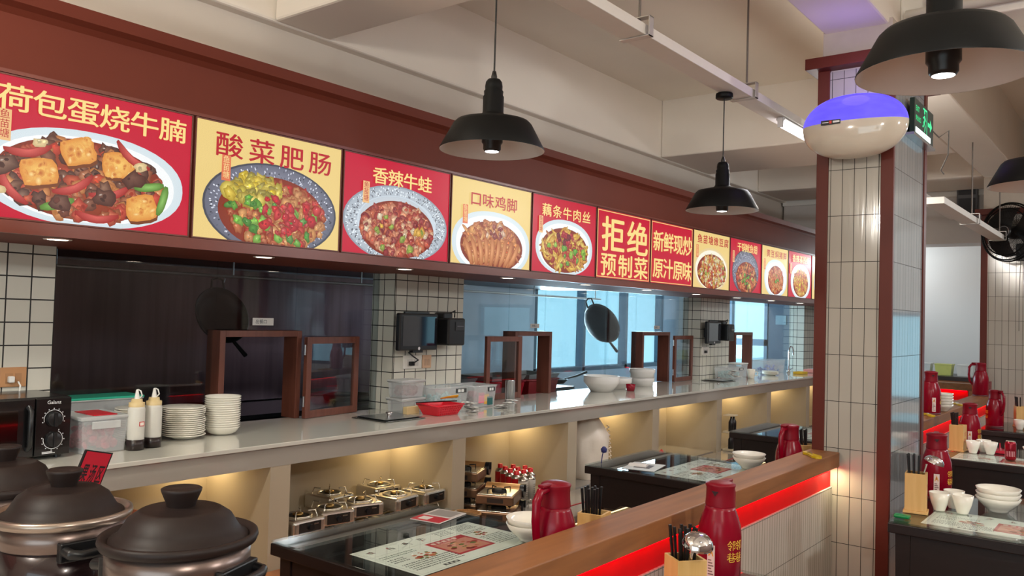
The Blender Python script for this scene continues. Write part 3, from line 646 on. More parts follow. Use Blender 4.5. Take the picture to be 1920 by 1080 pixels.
# exit sign on the pillar's right face
ex = thing('exit_sign', 'green lit exit sign on the right face of the tiled pillar', 'exit sign', (-1.110, 4.93, 2.72))
MB().box(0, -.03, -.012, .05, .52, .002).build('bracket_shelf', STEEL, ex)
MB().box(.02, 0, 0, .045, .48, .20).build('sign_box', P('sign_black_green', (20, 44, 36), .4), ex)
g = MB().color((30, 200, 120)); FX = Matrix.Translation((.0456, 0, 0)) @ FACE_X
g.text('EXIT', Matrix.Translation((.0456, .03, .135)) @ FACE_X, .042); g.text('安全出口', Matrix.Translation((.0456, .03, .085)) @ FACE_X, .032)
g.color((60, 230, 150)); g.T = FX
g.lathe([(0, .0004), (.014, .0004)], 12, (.245, .165, 0))
for pts in ([(.24, .145), (.255, .15), (.25, .10), (.23, .105)], [(.25, .105), (.27, .085), (.255, .05), (.245, .052), (.252, .083), (.235, .10)], [(.23, .108), (.222, .075), (.195, .07), (.195, .08), (.213, .085), (.218, .11)], [(.25, .145), (.285, .12), (.28, .112), (.25, .132)], [(.24, .142), (.205, .13), (.207, .121), (.24, .13)],
            [(.30, .045), (.30, .185), (.31, .185), (.31, .045)], [(.205, .175), (.205, .185), (.31, .185), (.31, .175)],
            [(.33, .10), (.39, .10), (.39, .075), (.44, .112), (.39, .15), (.39, .124), (.33, .124)]):
    g.add([(x, y, .0004) for x, y in pts], [tuple(range(len(pts)))])
g.T = Matrix(); g.build('pictogram', attr_mat('exit_glow', 1.3), ex)
MB().box(.0454, .03, .012, .047, .40, .042).build('light_bar', E('exit_bar', (240, 255, 250), 2.5), ex)
w = MB().tube([(-1.10, 5.44, 2.86), (-1.05, 5.5, 2.80), (-1.0, 5.52, 2.84), (-1.01, 5.56, 2.70), (-1.06, 5.62, 2.62), (-1.05, 5.66, 2.60)], .004, 8).build('cable', P('grey_cable', (110, 106, 102), .5))
tag(w, 'thin grey loose cable dangling beside the exit sign', 'cable')
cp = MB()
for z, x0 in ((3.52, -1.1), (3.42, -1.0), (3.36, -1.1)): cp.cyl((x0, 4.86, z), (3.4, 4.86, z), .028, n=14)
tag(cp.build('conduit_pipes', P('painted_pipe', (196, 188, 176), .5)), 'pale painted conduit pipes along the beam behind the large pendant lamp', 'pipe')

# wall fan on the second pillar
fn = thing('wall_fan', 'black caged wall fan mounted on the far tiled pillar', 'fan', (-1.10, 10.05, 2.385))
MB().box(-.07, -.06, -.02, .07, 0, .16).cyl((0, -.06, .08), (0, -.17, .10), .04).build('mount', BLACKP, fn, bevel=.01)
FC = Matrix.Translation((-.10, -.26, .26)) @ Matrix.Rotation(rad(-28), 4, 'Z') @ Matrix.Rotation(rad(90), 4, 'X')
def fan_part(name, fnc, mat):
    mb = MB(); mb.T = FC; fnc(mb); mb.T = Matrix(); return mb.build(name, mat, fn)
def cage(mb):
    for rr, z in ((.30, .0), (.30, .02), (.285, .035), (.24, .066)): mb.tube([(rr*cos(2*pi*i/48), rr*sin(2*pi*i/48), z) for i in range(48)], .007, 8, True)
    for k in range(72):
        a = 2*pi*k/72; c, s_ = cos(a), sin(a)
        mb.tube([(.07*c, .07*s_, .085), (.2*c, .2*s_, .078), (.27*c, .27*s_, .05), (.30*c, .30*s_, .01)], .0014, 4)
        if k % 2: mb.tube([(.06*c, .06*s_, -.08), (.2*c, .2*s_, -.075), (.28*c, .28*s_, -.04), (.30*c, .30*s_, .01)], .0014, 4)
    for rr, z in ((.14, .082), (.21, .076), (.26, .056)): mb.tube([(rr*cos(2*pi*i/40), rr*sin(2*pi*i/40), z) for i in range(40)], .0016, 4, True)
fan_part('cage', cage, BLACKM)
fan_part('hub_badge', lambda mb: mb.lathe([(.072, .08), (.075, .09), (.06, .098), (0, .10)], 32), BLACKP)
fan_part('badge_ring', lambda mb: mb.tube([(.055*cos(2*pi*i/32), .055*sin(2*pi*i/32), .098) for i in range(32)], .003, 6, True), P('badge_grey', (150, 152, 156), .3, .5))
def blade(k):
    def f(mb):
        vs, fs = [], []
        for i in range(7):
            q = .04+.22*i/6; w0 = .45-.05*i/6
            for j in range(5):
                a = 2*pi*k/3+(j/4-.5)*(1.0+i*.13); vs.append((q*cos(a), q*sin(a), .03*(j/4-.5)*1.6))
        for i in range(6):
            for j in range(4): b0 = i*5+j; fs.append((b0, b0+1, b0+6, b0+5))
        mb.add(vs, fs, True)
    return f
for k in range(3): fan_part('blade', blade(k), P('fan_blade', (14, 14, 15), .35))
fan_part('motor', lambda mb: mb.lathe([(0, -.19), (.05, -.18), (.065, -.14), (.068, -.05), (.03, -.03), (0, -.03)], 24), BLACKP)
MB().tube([(-.02, -.1, .0), (-.03, -.12, -.4), (-.03, -.11, -.75)], .003, 6).tube([(.04, -.1, .0), (.05, -.12, -.4), (.05, -.11, -.78)], .003, 6).build('pull_cord', P('pull_cord_grey', (90, 86, 82), .6), fn)
MB().box(-.02, -.22, .22, .14, -.06, .42).build('motor_cover', BLACKP, fn, bevel=.03)

# ------------------------------------------------------------------ pass-through frames in the kitchen glass
def hatch(y0, y1, leaf, label):
    """leaf: (hinge_y, hinge_x, end_y, end_x) of the open glazed leaf, or None"""
    t = thing('serving_hatch', label, 'serving hatch', (-4.04, y0, CT))
    w = y1-y0; z = .51
    MB().box(-.05, 0, 0, .075, .035, z).box(-.05, w-.035, 0, .075, w, z).box(-.05, .035, z-.035, .075, w-.035, z).build('frame', FRAMEWOOD, t, bevel=.002)
    if leaf:
        hy, hx, ey, ex_ = leaf; dx, dy = ex_-hx, ey-hy; L = math.hypot(dx, dy); ang = math.atan2(dy, dx)
        T = Matrix.Translation((hx+4.04, hy-y0, 0)) @ Matrix.Rotation(ang, 4, 'Z'); h = .475
        mb = MB(); mb.T = T
        mb.box(0, -.013, .002, .04, .013, h).box(L-.04, -.013, .002, L, .013, h).box(.04, -.013, .002, L-.04, .013, .045).box(.04, -.013, h-.04, L-.04, .013, h)
        lf = mb.build('leaf', FRAMEWOOD, t, bevel=.0015)
        mb = MB(); mb.T = T; mb.box(.04, -.002, .045, L-.04, .002, h-.04).build('pane', GLASS, lf)
        for zz in (.07, .37):
            mb = MB(); mb.T = T; mb.cyl((-.004, .0, zz), (-.004, .0, zz+.06), .006, n=10).build('hinge', STEEL, lf)
        mb = MB(); mb.T = T; mb.lathe([(0, .012), (.008, .012), (.011, .03), (0, .034)], 12, (0, 0, 0)); mb.v = [(p[0], p[1], p[2]) for p in mb.v]
    return t
hatch(2.545, 3.085, (3.075, -3.915, 3.535, -3.985), 'brown framed serving hatch with open glazed leaf behind the plate stacks')
hatch(5.135, 5.635, (5.145, -3.915, 4.735, -3.93), 'brown framed serving hatch with open leaf beside the steel cup')
hatch(7.165, 7.745, (7.735, -3.915, 8.185, -3.93), 'brown framed serving hatch with open leaf beside the white steamer tubs')
hatch(9.415, 9.955, None, 'brown framed serving hatch without leaf beyond the second monitor')
def glass_note(y, z, w, h, txt, label):
    o = MB().color((232, 230, 226)).box(-4.034, y, z, -4.0325, y+w, z+h).color((60, 60, 66)).text(txt, Matrix.Translation((-4.0318, y+.018, z+h*.28)) @ FACE_X, h*.62, 0).build('glass_label', PAPER)
    return tag(o, label, 'label')
glass_note(2.79, 1.548, .14, .042, '出餐口', 'white paper label on the glass above the first serving hatch')
glass_note(5.42, 1.548, .12, .034, '出餐口', 'small pale label on the glass above the hatch beside the steel cup')
glass_note(7.52, 1.548, .12, .034, '出餐口', 'small pale label on the glass above the hatch beside the steamer tubs')

# ------------------------------------------------------------------ kitchen behind the glass
rg = thing('cooking_range', 'long dark steel cooking range along the kitchen back wall', 'range', (-5.85, 3.6, 0))
MB().box(-.45, -4.0, .12, .40, 4.6, .80).build('body', P('dark_steel', (44, 42, 46), .35, .6), rg, bevel=.01)
MB().box(-.45, -4.0, .80, .42, 4.6, .83).build('top', P('dark_steel_top', (60, 60, 64), .3, .8), rg)
MB().box(-.42, -4.0, .0, .36, 4.6, .12).build('plinth', BLACKP, rg)
for y in (-3, -1.5, 0, 1.5, 3.2):
    MB().lathe([(.22, .83), (.23, .87), (.18, .885), (.15, .85), (0, .84)], 28, (0, y, 0)).build('burner', P('burner_iron', (24, 22, 22), .6, .4), rg)
hd = thing('extractor_hood', 'stainless extractor hood hanging above the cooking range', 'hood', (-5.85, 3.6, 1.98))
MB().prism([(-.45, 0), (.55, 0), (.55, .10), (.1, .6), (-.45, .6)], 'Y', -4.0, 5.1).build('canopy', P('hood_steel', (70, 66, 70), .35, .8), hd)
MB().cyl((.50, -3.9, -.11), (.50, 5.0, -.11), .011).build('rail', STEEL, hd)
m_ = MB()
for k in range(8): m_.cyl((.5, -3.8+k*1.24, -.11), (.5, -3.8+k*1.24, .02), .006)
m_.build('rail_brackets', STEEL, hd)
MB().box(-.40, -4.0, -1.14, -.38, 2.7, -.02).build('splashback', P('splash_steel', (112, 94, 102), .28, .9, .5, 5, stretch=(1, 3, .12)), hd)
def make_wok(loc, tilt, label, rz):
    t = thing('wok', label, 'wok', loc, rz, 'woks hung on the kitchen rail')
    pr = [(.215, 0), (.19, -.04), (.138, -.074), (.07, -.092), (0, -.096), (0, -.091), (.07, -.087), (.135, -.069), (.185, -.035), (.21, .001)]
    mb = MB(); mb.T = Matrix.Translation((0, 0, -.28)) @ Matrix.Rotation(rad(tilt), 4, 'Y'); mb.lathe(pr, 48, close=True); mb.T = Matrix()
    mb.build('pan', P('wok_iron', (9, 9, 10), .45, 0, .2, spec=.3), t)
    T = Matrix.Translation((0, 0, -.28)) @ Matrix.Rotation(rad(tilt), 4, 'Y')
    mb = MB(); mb.T = T; mb.tube([(-.207, -.05, 0), (-.265, -.045, .02), (-.28, 0, .025), (-.265, .045, .02), (-.207, .05, 0)], .008, 8).build('loop_handle', P('wok_iron', (0, 0, 0)), t)
    mb = MB(); mb.T = T; mb.tube([(.205, .05, 0), (.33, .09, .05)], [.012, .016], 10).build('handle', BLACKP, t)
    MB().tube([(.0, 0, -.01), (.012, 0, -.02), (.0, 0, -.045)], .004, 6).build('hook', STEEL, t)
    return t
make_wok((-5.325, 3.43, 1.868), 68, 'large black wok hanging on the rail behind the first glass bay', 0)
w2 = make_wok((-5.28, 8.22, 1.868), 84, 'large dark wok hanging in the bright bay in front of the kitchen window', 0)
w2.scale = (1.18, 1.18, 1.18); w2.rotation_euler = (Matrix.Rotation(rad(-30), 3, Vector((-.53, .85, 0))) @ Matrix.Rotation(rad(76), 3, 'Z')).to_euler()
ps = thing('pass_shelf', 'low steel shelf behind the glass holding tubs and trays', 'shelf', (-4.45, 5.8, 0))
MB().box(-.28, -4.1, .85, .30, 5.6, .89).build('top', P('dark_steel_top', (0, 0, 0)), ps)
m_ = MB()
for y in (-4.0, -2, 0, 2, 4, 5.5): m_.box(-.26, y-.02, 0, -.22, y+.02, .85).box(.22, y-.02, 0, .26, y+.02, .85)
m_.build('legs', STEEL, ps)
for i, (y, c, nm) in enumerate(((5.42, (176, 12, 34), 'bright red plastic tub seen through the hatch beside the steel cup'), (5.92, (150, 40, 44), 'second red plastic tub behind the large white bowls'), (4.78, (136, 134, 124), 'grey tub of rags behind the open leaf near the first pier'))):
    t = thing('plastic_tub', nm, 'tub', (-4.42, y, .89))
    MB().tray(0, 0, 0, .30, .38, .36, .44, .20, .006).build('tub', P('tub_%d' % i, c, .35), t, bevel=.004)
    MB().tube([(-.18, -.22, .2), (.18, -.22, .2), (.18, .22, .2), (-.18, .22, .2)], .009, 8, True).build('rim', P('tub_%d' % i, c), t)
    tr = thing('steel_tray', 'shallow pale tray resting on ' + ('the bright red tub', 'the second red tub', 'the grey tub')[i], 'tray', (-4.42, y, 1.10))
    MB().tray(0, 0, 0, .34, .42, .38, .46, .04, .003).build('tray_body', P('tray_pale', (170, 176, 176), .3, .4), tr)
def pan(loc, rz, label, r=.14, L=.25):
    t = thing('frying_pan', label, 'frying pan', loc, rz)
    MB().lathe([(0, 0), (r*.72, 0), (r, .05), (r*.98, .05), (r*.7, .005), (0, .005)], 32).build('pan_body', P('wok_iron', (0, 0, 0)), t)
    MB().tube([(r*.95, 0, .045), (r+L*.5, 0, .075), (r+L, 0, .12)], [.009, .012, .014], 10).build('handle', BLACKP, t)
pan((-5.62, 7.0, .89), rad(70), 'black frying pan on the range with handle raised behind the white bowls')
pan((-5.40, 7.72, .89), rad(70), 'black frying pan on the range below the hanging dark wok', .17, .3)
pan((-5.62, 6.2, .89), rad(20), 'black frying pan on the range seen through the second hatch')
sb = thing('soap_dispenser', 'blue topped pump bottle seen through the last serving hatch', 'bottle', (-4.36, 10.25, .89))
MB().lathe([(0, 0), (.045, 0), (.045, .17), (.03, .20), (0, .20)], 20).build('bottle', milky('pale_bottle', (210, 228, 236), .7), sb)
MB().lathe([(0, .20), (.024, .20), (.024, .23), (.008, .235), (.008, .30), (0, .30)], 16).build('pump', P('teal_pump', (30, 150, 178), .35), sb)

# ------------------------------------------------------------------ things on the worktop
mw = thing('microwave_oven', 'black microwave oven with two dials at the left end of the counter', 'microwave', (-3.71, 1.365, CT))
MB().box(-.165, -.235, .012, .150, .235, .25).build('body', P('microwave_black', (14, 14, 15), .25, coat=.3), mw, bevel=.006)
MB().box(.150, -.235, .014, .165, .092, .246).build('door', P('microwave_black', (0, 0, 0)), mw, bevel=.004)
MB().box(.1655, -.20, .05, .167, .03, .205).build('door_window', P('oven_window', (8, 8, 9), .06, coat=1), mw)
MB().tube([(.165, .068, .045), (.185, .070, .06), (.187, .070, .20), (.165, .068, .215)], .010, 10).build('door_handle', BLACKP, mw)
MB().box(.150, .096, .014, .166, .233, .246).build('control_panel', P('microwave_black', (0, 0, 0)), mw, bevel=.003)
for zz, a0, a1 in ((.160, -15, 195), (.078, -190, 60)):
    kn = MB(); kn.T = Matrix.Translation((.166, .165, zz)) @ FACE_X
    kn.lathe([(.030, 0), (.028, .018), (0, .02)], 28).box(-.006, -.028, .018, .006, .028, .026).build('dial', BLACKP, mw, bevel=.001)
    q = MB().color((214, 216, 220)); pts = [(.0385*cos(rad(a0+(a1-a0)*i/40)), .0385*sin(rad(a0+(a1-a0)*i/40))) for i in range(41)]
    q.T = Matrix.Translation((.1664, .165, zz)) @ FACE_X
    for i in range(40):
        (x0, y0), (x1, y1) = pts[i], pts[i+1]; q.add([(x0, y0, .0005), (x1, y1, .0005), (x1*.94, y1*.94, .0005), (x0*.94, y0*.94, .0005)], [(0, 1, 2, 3)])
    for i in range(0, 41, 5): x, y = pts[i]; q.add([(x*1.12-.002, y*1.12-.002, .0005), (x*1.12+.002, y*1.12-.002, .0005), (x*1.12+.002, y*1.12+.002, .0005), (x*1.12-.002, y*1.12+.002, .0005)], [(0, 1, 2, 3)])
    q.build('dial_scale', PAPER, mw)
MB().color((222, 222, 224)).text('Galanz', Matrix.Translation((.1668, .165, .222)) @ FACE_X, .020, .004, 1, 'c').box(.1662, .125, .027, .1666, .165, .030).box(.1662, .125, .022, .1666, .175, .025).build('lettering', PAPER, mw)
for sx in (-.13, .13):
    for sy in (-.2, .2): MB().cyl((sx, sy, 0), (sx, sy, .014), .014).build('foot', BLACKP, mw)
def lid_plate(z, y, r): return MB().lathe([(0, z), (r, z), (r, z+.004), (0, z+.006)], 28)
def outlet(loc, w, h, col, label, plug=True, holes=True):
    t = thing('wall_socket', label, 'socket', loc)
    MB().box(0, -w/2, -h/2, .009, w/2, h/2).build('plate', P('socket_%d' % col[0], col, .35), t, bevel=.003)
    MB().box(.009, -w*.3, -h*.3, .0105, -w*.02, h*.2).box(.009, w*.06, -h*.3, .0105, w*.3, h*.2).build('socket_face', P('socket_face_%d' % col[0], tuple(int(v*.9) for v in col), .4), t)
    if plug:
        MB().box(.0105, -w*.24, -h*.26, .034, -w*.02, h*.06).build('plug', BLACKP if plug == 'b' else WHITEP, t, bevel=.004)
    return t
outlet((-3.89, 1.502, 1.318), .105, .085, (190, 140, 96), 'beige wall socket on the tiled pier above the microwave', 'w')
tag(MB().tube([(-3.862, 1.515, 1.30), (-3.84, 1.515, 1.285), (-3.84, 1.512, 1.262)], .0035, 8).build('power_cord', WHITEP), 'white cord from the beige socket down to the microwave', 'cord')

# clear boxes
def clear_bin(name, loc, bx, by, h, label, cat, fill, fillcol, lid=None, handle=True, lid_over=0.0, rz=0):
    t = thing(name, label, cat, loc, rz)
    MB().tray(0, 0, 0, bx*.9, by*.9, bx, by, h, .003).build('tub', CLEARP, t, bevel=.003)
    if fill:
        R = random.Random(int(abs(loc[1])*100)); mb = MB()
        for i in range(fill):
            r = R.uniform(.012, .026); x, y, z = R.uniform(-1, 1)*(bx*.44-r), R.uniform(-1, 1)*(by*.44-r), R.uniform(.012, h*.62)
            mb.T = TR(x, y, max(z, r+.006), R.uniform(0, 3), R.uniform(0, 3), R.uniform(0, 3)); mb.lathe([(0, -r*.5), (r*.8, -r*.4), (r, 0), (r*.7, r*.4), (0, r*.5)], 7, smooth=False)
        mb.T = Matrix(); o = mb.build('contents', fillcol, t); o['kind'] = 'stuff'
    rim = MB().tube([(-bx/2, -by/2, h), (bx/2, -by/2, h), (bx/2, by/2, h), (-bx/2, by/2, h)], .006, 8, True); rim.build('rim', CLEARP if not lid else milky('lid_clear', (220, 222, 222), .55), t)
    if lid:
        MB().box(-bx/2-.006, -by/2-.006, h, bx/2+.006, by/2+.006, h+.012).build('lid', lid, t, bevel=.004)
        if handle:
            MB().box(bx/2, -by*.3, h*.72, bx/2+.012, by*.3, h*.94).build('latch', milky('lid_clear', (0, 0, 0), .5), t, bevel=.003)
    return t
PINK = P('pink_sachets', (206, 60, 90), .4, 0, .3, 60); TEAL = P('teal_sachets', (150, 206, 210), .25, 0, .2, 50)
clear_bin('storage_box', (-3.66, 1.742, CT), .24, .20, .145, 'clear lidded storage box of pink sachets beside the microwave', 'box', 70, PINK, milky('lid_clear', (220, 222, 222), .55))
tb = clear_bin('storage_box', (-3.938, 1.88, CT), .165, .38, .19, 'large clear box with teal rimmed lid behind the pink sachets', 'box', 0, None, P('teal_rim', (40, 170, 140), .3), False)
tag(MB().box(-3.74, 1.70, 1.168, -3.56, 1.80, 1.172).build('red_card', P('red_card', (190, 20, 40), .4)), 'flat red card lying on the lid of the pink sachet box', 'card')

# plate stacks: every plate is its own thing
def plate_proto(name, r, dish, cat, label, group):
    pr = [(0, 0), (r*.55, 0), (r*.62, .004), (r*.93, dish), (r, dish+.003), (r*.985, dish+.006), (r*.62, .0075), (0, .006)] if dish < .03 else [(0, 0), (r*.55, 0), (r*.8, dish*.35), (r*.96, dish), (r, dish+.004), (r*.97, dish+.006), (r*.78, dish*.4), (r*.5, .006), (0, .006)]
    o = MB().lathe(pr, 44).build(name, CERAMIC); return tag(o, label, cat, group)
def stack(proto, x, y, z, n, step, label, group, topl=None, first=False, jit=.003, seed=0):
    R = random.Random(seed)
    for k in range(n):
        o = proto if (first and k == 0) else proto.copy()
        if o is not proto: COL.objects.link(o)
        o.location = (x+R.uniform(-jit, jit), y+R.uniform(-jit, jit), z+k*step); o['label'] = topl if (topl and k == n-1) else label; o['group'] = group
pp = plate_proto('plate', .100, .016, 'plate', '', 'plates stacked on the counter')
stack(pp, -3.735, 1.985, CT, 15, .0098, 'white plate in the stack half hidden by the two sauce bottles', 'plates behind the sauce bottles', 'top white plate of the stack half hidden by the sauce bottles', True, seed=1)
stack(pp, -3.70, 2.195, CT, 15, .0094, 'white plate in the lower stack right of the sauce bottles', 'plates right of the sauce bottles', 'top white plate of the lower stack right of the sauce bottles', seed=2)
sp_ = plate_proto('deep_plate', .088, .034, 'plate', '', 'deep plates')
stack(sp_, -3.70, 2.405, CT, 15, .0108, 'small deep white dish in the taller stack by the open hatch', 'deep dishes in the taller stack', 'top deep white dish of the taller stack by the open hatch', True, jit=.0008, seed=3)
def bottle(loc, label, sticker):
    t = thing('sauce_bottle', label, 'sauce bottle', loc, 0, 'squeeze bottles')
    MB().lathe([(0, 0), (.034, 0), (.036, .004), (.036, .178), (.033, .188), (0, .188)], 28).build('bottle', FROSTP, t)
    MB().lathe([(0, .0), (.0364, .0005), (.0366, .046), (0, .047)], 28).build('dark_sauce', P('dark_sauce', (34, 22, 22), .3), t)
    MB().lathe([(.033, .186), (.033, .206), (.024, .208), (.022, .222), (0, .222)], 24).build('cap', P('yellowed_cap', (214, 190, 140), .4), t)
    MB().lathe([(.012, .220), (.005, .262), (0, .264)], 14).tube([(.006, .006, .222), (.024, .010, .238), (.018, .006, .258), (.003, .002, .262)], .003, 6).build('nozzle', WHITEP, t)
    if sticker: MB().color((200, 50, 50)).box(.0358, -.004, .105, .0375, .018, .125).color((238, 230, 220)).box(.0376, -.001, .108, .0380, .015, .122).build('sticker', PAPER, t)
bottle((-3.535, 1.872, CT), 'squeeze bottle of dark sauce with small square red sticker', True)
bottle((-3.555, 1.962, CT), 'plain squeeze bottle of dark sauce right of the stickered one', False)

def counter_lid(loc, sx, sy, label, rz=0):
    t = thing('drop_in_lid', label, 'steel lid', loc, rz)
    MB().box(-sx/2, -sy/2, 0, sx/2, sy/2, .006).build('plate', P('dark_steel_lid', (120, 122, 120), .22, .95), t, bevel=.002)
    MB().tray(0, 0, .006, sx*.8, sy*.8, sx*.86, sy*.86, .005, .004).build('raised_border', STEEL, t)
    MB().lathe([(.012, .006), (.008, .02), (.022, .03), (.018, .038), (0, .04)], 20).build('knob', CHROME, t)
counter_lid((-3.625, 3.48, CT), .29, .33, 'square steel lid with a round knob set in the counter by the first pier')
counter_lid((-3.70, 8.36, CT), .26, .30, 'square steel lid set in the counter below the second monitor')
BROWNP = P('brown_pickle', (120, 60, 56), .5, 0, .2, 60)
clear_bin('food_box', (-3.80, 3.79, CT), .14, .20, .08, 'lower clear food box of the pair stacked against the first pier', 'food box', 0, None, milky('lid_clear', (220, 222, 222), .55), False)
clear_bin('food_box', (-3.80, 3.79, CT+.094), .13, .20, .10, 'upper clear food box holding brown pickles by the first pier', 'food box', 60, BROWNP, milky('lid_clear', (220, 222, 222), .55), False)
tag(MB().box(-3.72, 3.69, CT, -3.685, 3.80, CT+.045).build('carton', P('cream_carton', (214, 190, 140), .7), bevel=.002), 'small cream carton lying left of the red basket', 'carton')
rb = thing('plastic_basket', 'red woven plastic basket with a yellow spoon on the counter', 'basket', (-3.565, 3.865, CT))
RB = P('red_basket', (214, 20, 44), .3, 0, .1)
MB().tray(0, 0, 0, .13, .18, .18, .24, .062, .004).build('basket', RB, rb)
MB().tube([(-.09, -.12, .063), (.09, -.12, .063), (.09, .12, .063), (-.09, .12, .063)], .006, 8, True).build('rim', RB, rb)
m_ = MB()
for k in range(11):
    u = -.11+k*.022; m_.tube([(.067, u*.78, .004), (.078, u*.88, .03), (.091, u, .06)], .0025, 5)
for zz, q in ((.018, .071), (.034, .078), (.048, .085)): m_.tube([(q+.003, -q*1.33, zz), (q+.003, q*1.33, zz)], .0025, 5)
m_.build('weave', RB, rb)
tag(MB().tube([(-3.62, 3.70, CT+.079), (-3.575, 3.86, CT+.080), (-3.54, 3.99, CT+.079)], [.005, .006, .005], 8, flat=.5).build('tongs', BLACKP), 'black tongs lying across the red basket', 'tongs')
ys = tag(MB().tube([(-3.60, 3.90, CT+.095), (-3.59, 3.96, CT+.100), (-3.57, 4.03, CT+.104)], [.006, .012, .016], 8, flat=.35).build('spoon', P('yellow_spoon', (226, 160, 30), .35)), 'yellow plastic spoon sticking out of the red basket', 'spoon')
def open_bin(loc, bx, by, h, label, fill, fcol, seed, latch=True):
    t = clear_bin('open_bin', loc, bx, by, h, label, 'bin', fill, fcol)
    MB().box(bx/2-.004, by*.12, h*.74, bx/2+.004, by*.42, h*.93).build('tag_holder', P('tag_dark', (60, 64, 66), .4), t)
    MB().color((226, 228, 226)).box(bx/2+.004, by*.16, h*.77, bx/2+.005, by*.24, h*.90).box(bx/2+.004, by*.26, h*.77, bx/2+.005, by*.34, h*.90).build('tag_card', PAPER, t)
    return t
open_bin((-3.78, 4.105, CT), .19, .33, .145, 'open clear bin of pale blue sachets behind the red basket', 110, TEAL, 3)
b2 = open_bin((-3.75, 4.395, CT), .22, .24, .145, 'open clear bin with coloured bag inside, right of the pale blue sachets', 40, P('plum_packs', (150, 84, 96), .4, 0, .3, 50), 4)
MB().color((228, 120, 140)).box(.1005, -.06, .03, .102, .0, .10).build('printed_bag', PAPER, b2)
MB().color((226, 176, 70)).box(.1005, .0, .02, .102, .05, .09).build('printed_bag', PAPER, b2)
MB().color((36, 96, 96)).box(.1022, .03, .012, .1036, .09, .07).build('printed_bag', PAPER, b2)
def sachets(x, y, n, label, seed):
    R = random.Random(seed)
    for k in range(n):
        mb = MB(); mb.used = True; a = R.uniform(0, 3.1); w, h = .028, .045; g = 5
        vs, cs = [], []
        for top in (1, 0):
            for i in range(g):
                for j in range(g):
                    u, v = i/(g-1)*2-1, j/(g-1)*2-1; bulge = .006*(1-u**4)*(1-v**4)
                    vs.append((u*w, v*h, .0065+(bulge if top else -bulge)*.9)); cs.append(srgb((232, 230, 226) if (abs(v) > .6 or (i+j+seed) % 3) else (40, 36, 44))[:3])
        fs = []
        for i in range(g-1):
            for j in range(g-1):
                q = i*g+j; fs += [(q, q+g, q+g+1, q+1), (q+25, q+26, q+26+g, q+25+g)]
        mb.add(vs, fs, False, cs)
        o = mb.build('sauce_sachet', PAPER); o.location = (x+R.uniform(-.03, .03), y+R.uniform(-.045, .045), CT+.0005+k*.0115); o.rotation_euler = (0, 0, a)
        tag(o, label, 'sachet', label.replace('sachet', 'sachets'))
sachets(-3.53, 4.12, 6, 'black and white sauce sachet in the heap before the blue bin', 21)
sachets(-3.52, 4.49, 5, 'black and white sauce sachet in the heap before the steel cup', 22)
sc = thing('steel_cup', 'tall ribbed steel cup standing before the second serving hatch', 'steel cup', (-3.79, 4.86, CT))
MB().lathe([(0, 0), (.034, 0), (.034, .15), (.036, .156), (.031, .156), (.030, .01), (0, .01)], 28).build('cup', STEEL, sc)
m_ = MB()
for k in range(9): m_.cyl((.0345*cos(k*.7), .0345*sin(k*.7), .004), (.0345*cos(k*.7), .0345*sin(k*.7), .15), .003, n=6)
m_.build('ribs', STEEL, sc)
def tub_bowl(loc, r, h, label, foot=.62, lip=True, mat=None):
    t = thing('serving_bowl', label, 'bowl', loc)
    pr = [(0, 0), (r*foot, 0), (r*.92, h*.48), (r, h*.60), (r, h*.93), (r*.97, h), (r*.92, h), (r*.88, h*.5), (r*foot*.9, .01), (0, .01)]
    MB().lathe(pr, 44).build('bowl', mat or P('melamine_white', (226, 224, 220), .25, 0, .03), t)
    MB().lathe([(r*.985, h*.95), (r*1.015, h*.965), (r*1.01, h), (r*.96, h)], 44, close=True).build('rim', WHITEP, t)
    return t
tub_bowl((-3.80, 6.16, CT), .155, .135, 'large white serving bowl on the counter between the two middle hatches')
tub_bowl((-3.86, 6.52, CT), .135, .10, 'smaller white bowl behind the large white serving bowl')
rc = thing('red_cup', 'red plastic scoop cup between the two white bowls', 'cup', (-3.66, 6.42, CT))
MB().lathe([(0, 0), (.035, 0), (.043, .06), (.04, .06), (.032, .006), (0, .006)], 20).build('cup', RED_PLASTIC, rc)
s1 = tub_bowl((-3.88, 7.02, CT), .118, .078, 'lower white round tub of the pair stacked beside the third hatch', .88)
s2 = tub_bowl((-3.88, 7.02, CT+.079), .124, .082, 'upper white round tub of the pair stacked beside the third hatch', .94)
open_bin((-3.76, 8.78, CT), .20, .36, .13, 'open clear bin of teal sachets beside the second pier', 110, TEAL, 6)
clear_bin('food_box', (-3.83, 9.16, CT), .16, .24, .15, 'white lidded food box behind the teal sachet bin', 'food box', 0, None, WHITEP, False)
wc = thing('white_mug', 'white mug beside the teal sachet bin on the counter', 'mug', (-3.62, 9.06, CT))
MB().lathe([(0, 0), (.036, 0), (.046, .105), (.043, .105), (.034, .008), (0, .008)], 24).build('mug', CERAMIC, wc); MB().tube([(.042, .01, .08), (.068, .02, .075), (.066, .02, .04), (.038, .008, .03)], .006, 8).build('handle', CERAMIC, wc)
sachets(-3.55, 8.40, 6, 'black and white sauce sachet in the heap on the second steel lid', 23)
for o in bpy.data.objects:
    if o.get('label', '').endswith('second steel lid'): o.location.z += .047
stack(pp, -3.70, 9.86, CT, 4, .0098, 'white plate in the low stack near the tap', 'plates near the tap', None, jit=.001, seed=5)
clear_bin('storage_box', (-3.90, 10.32, CT), .20, .66, .16, 'long clear storage box of blue items near the tap', 'box', 30, P('blue_items', (60, 110, 200), .4, 0, .3, 30), None)
fc = thing('water_tap', 'tall curved chrome tap at the far end of the counter', 'tap', (-3.74, 10.60, CT))
MB().lathe([(0, 0), (.026, 0), (.022, .03), (.014, .035), (0, .035)], 20).build('base', CHROME, fc)
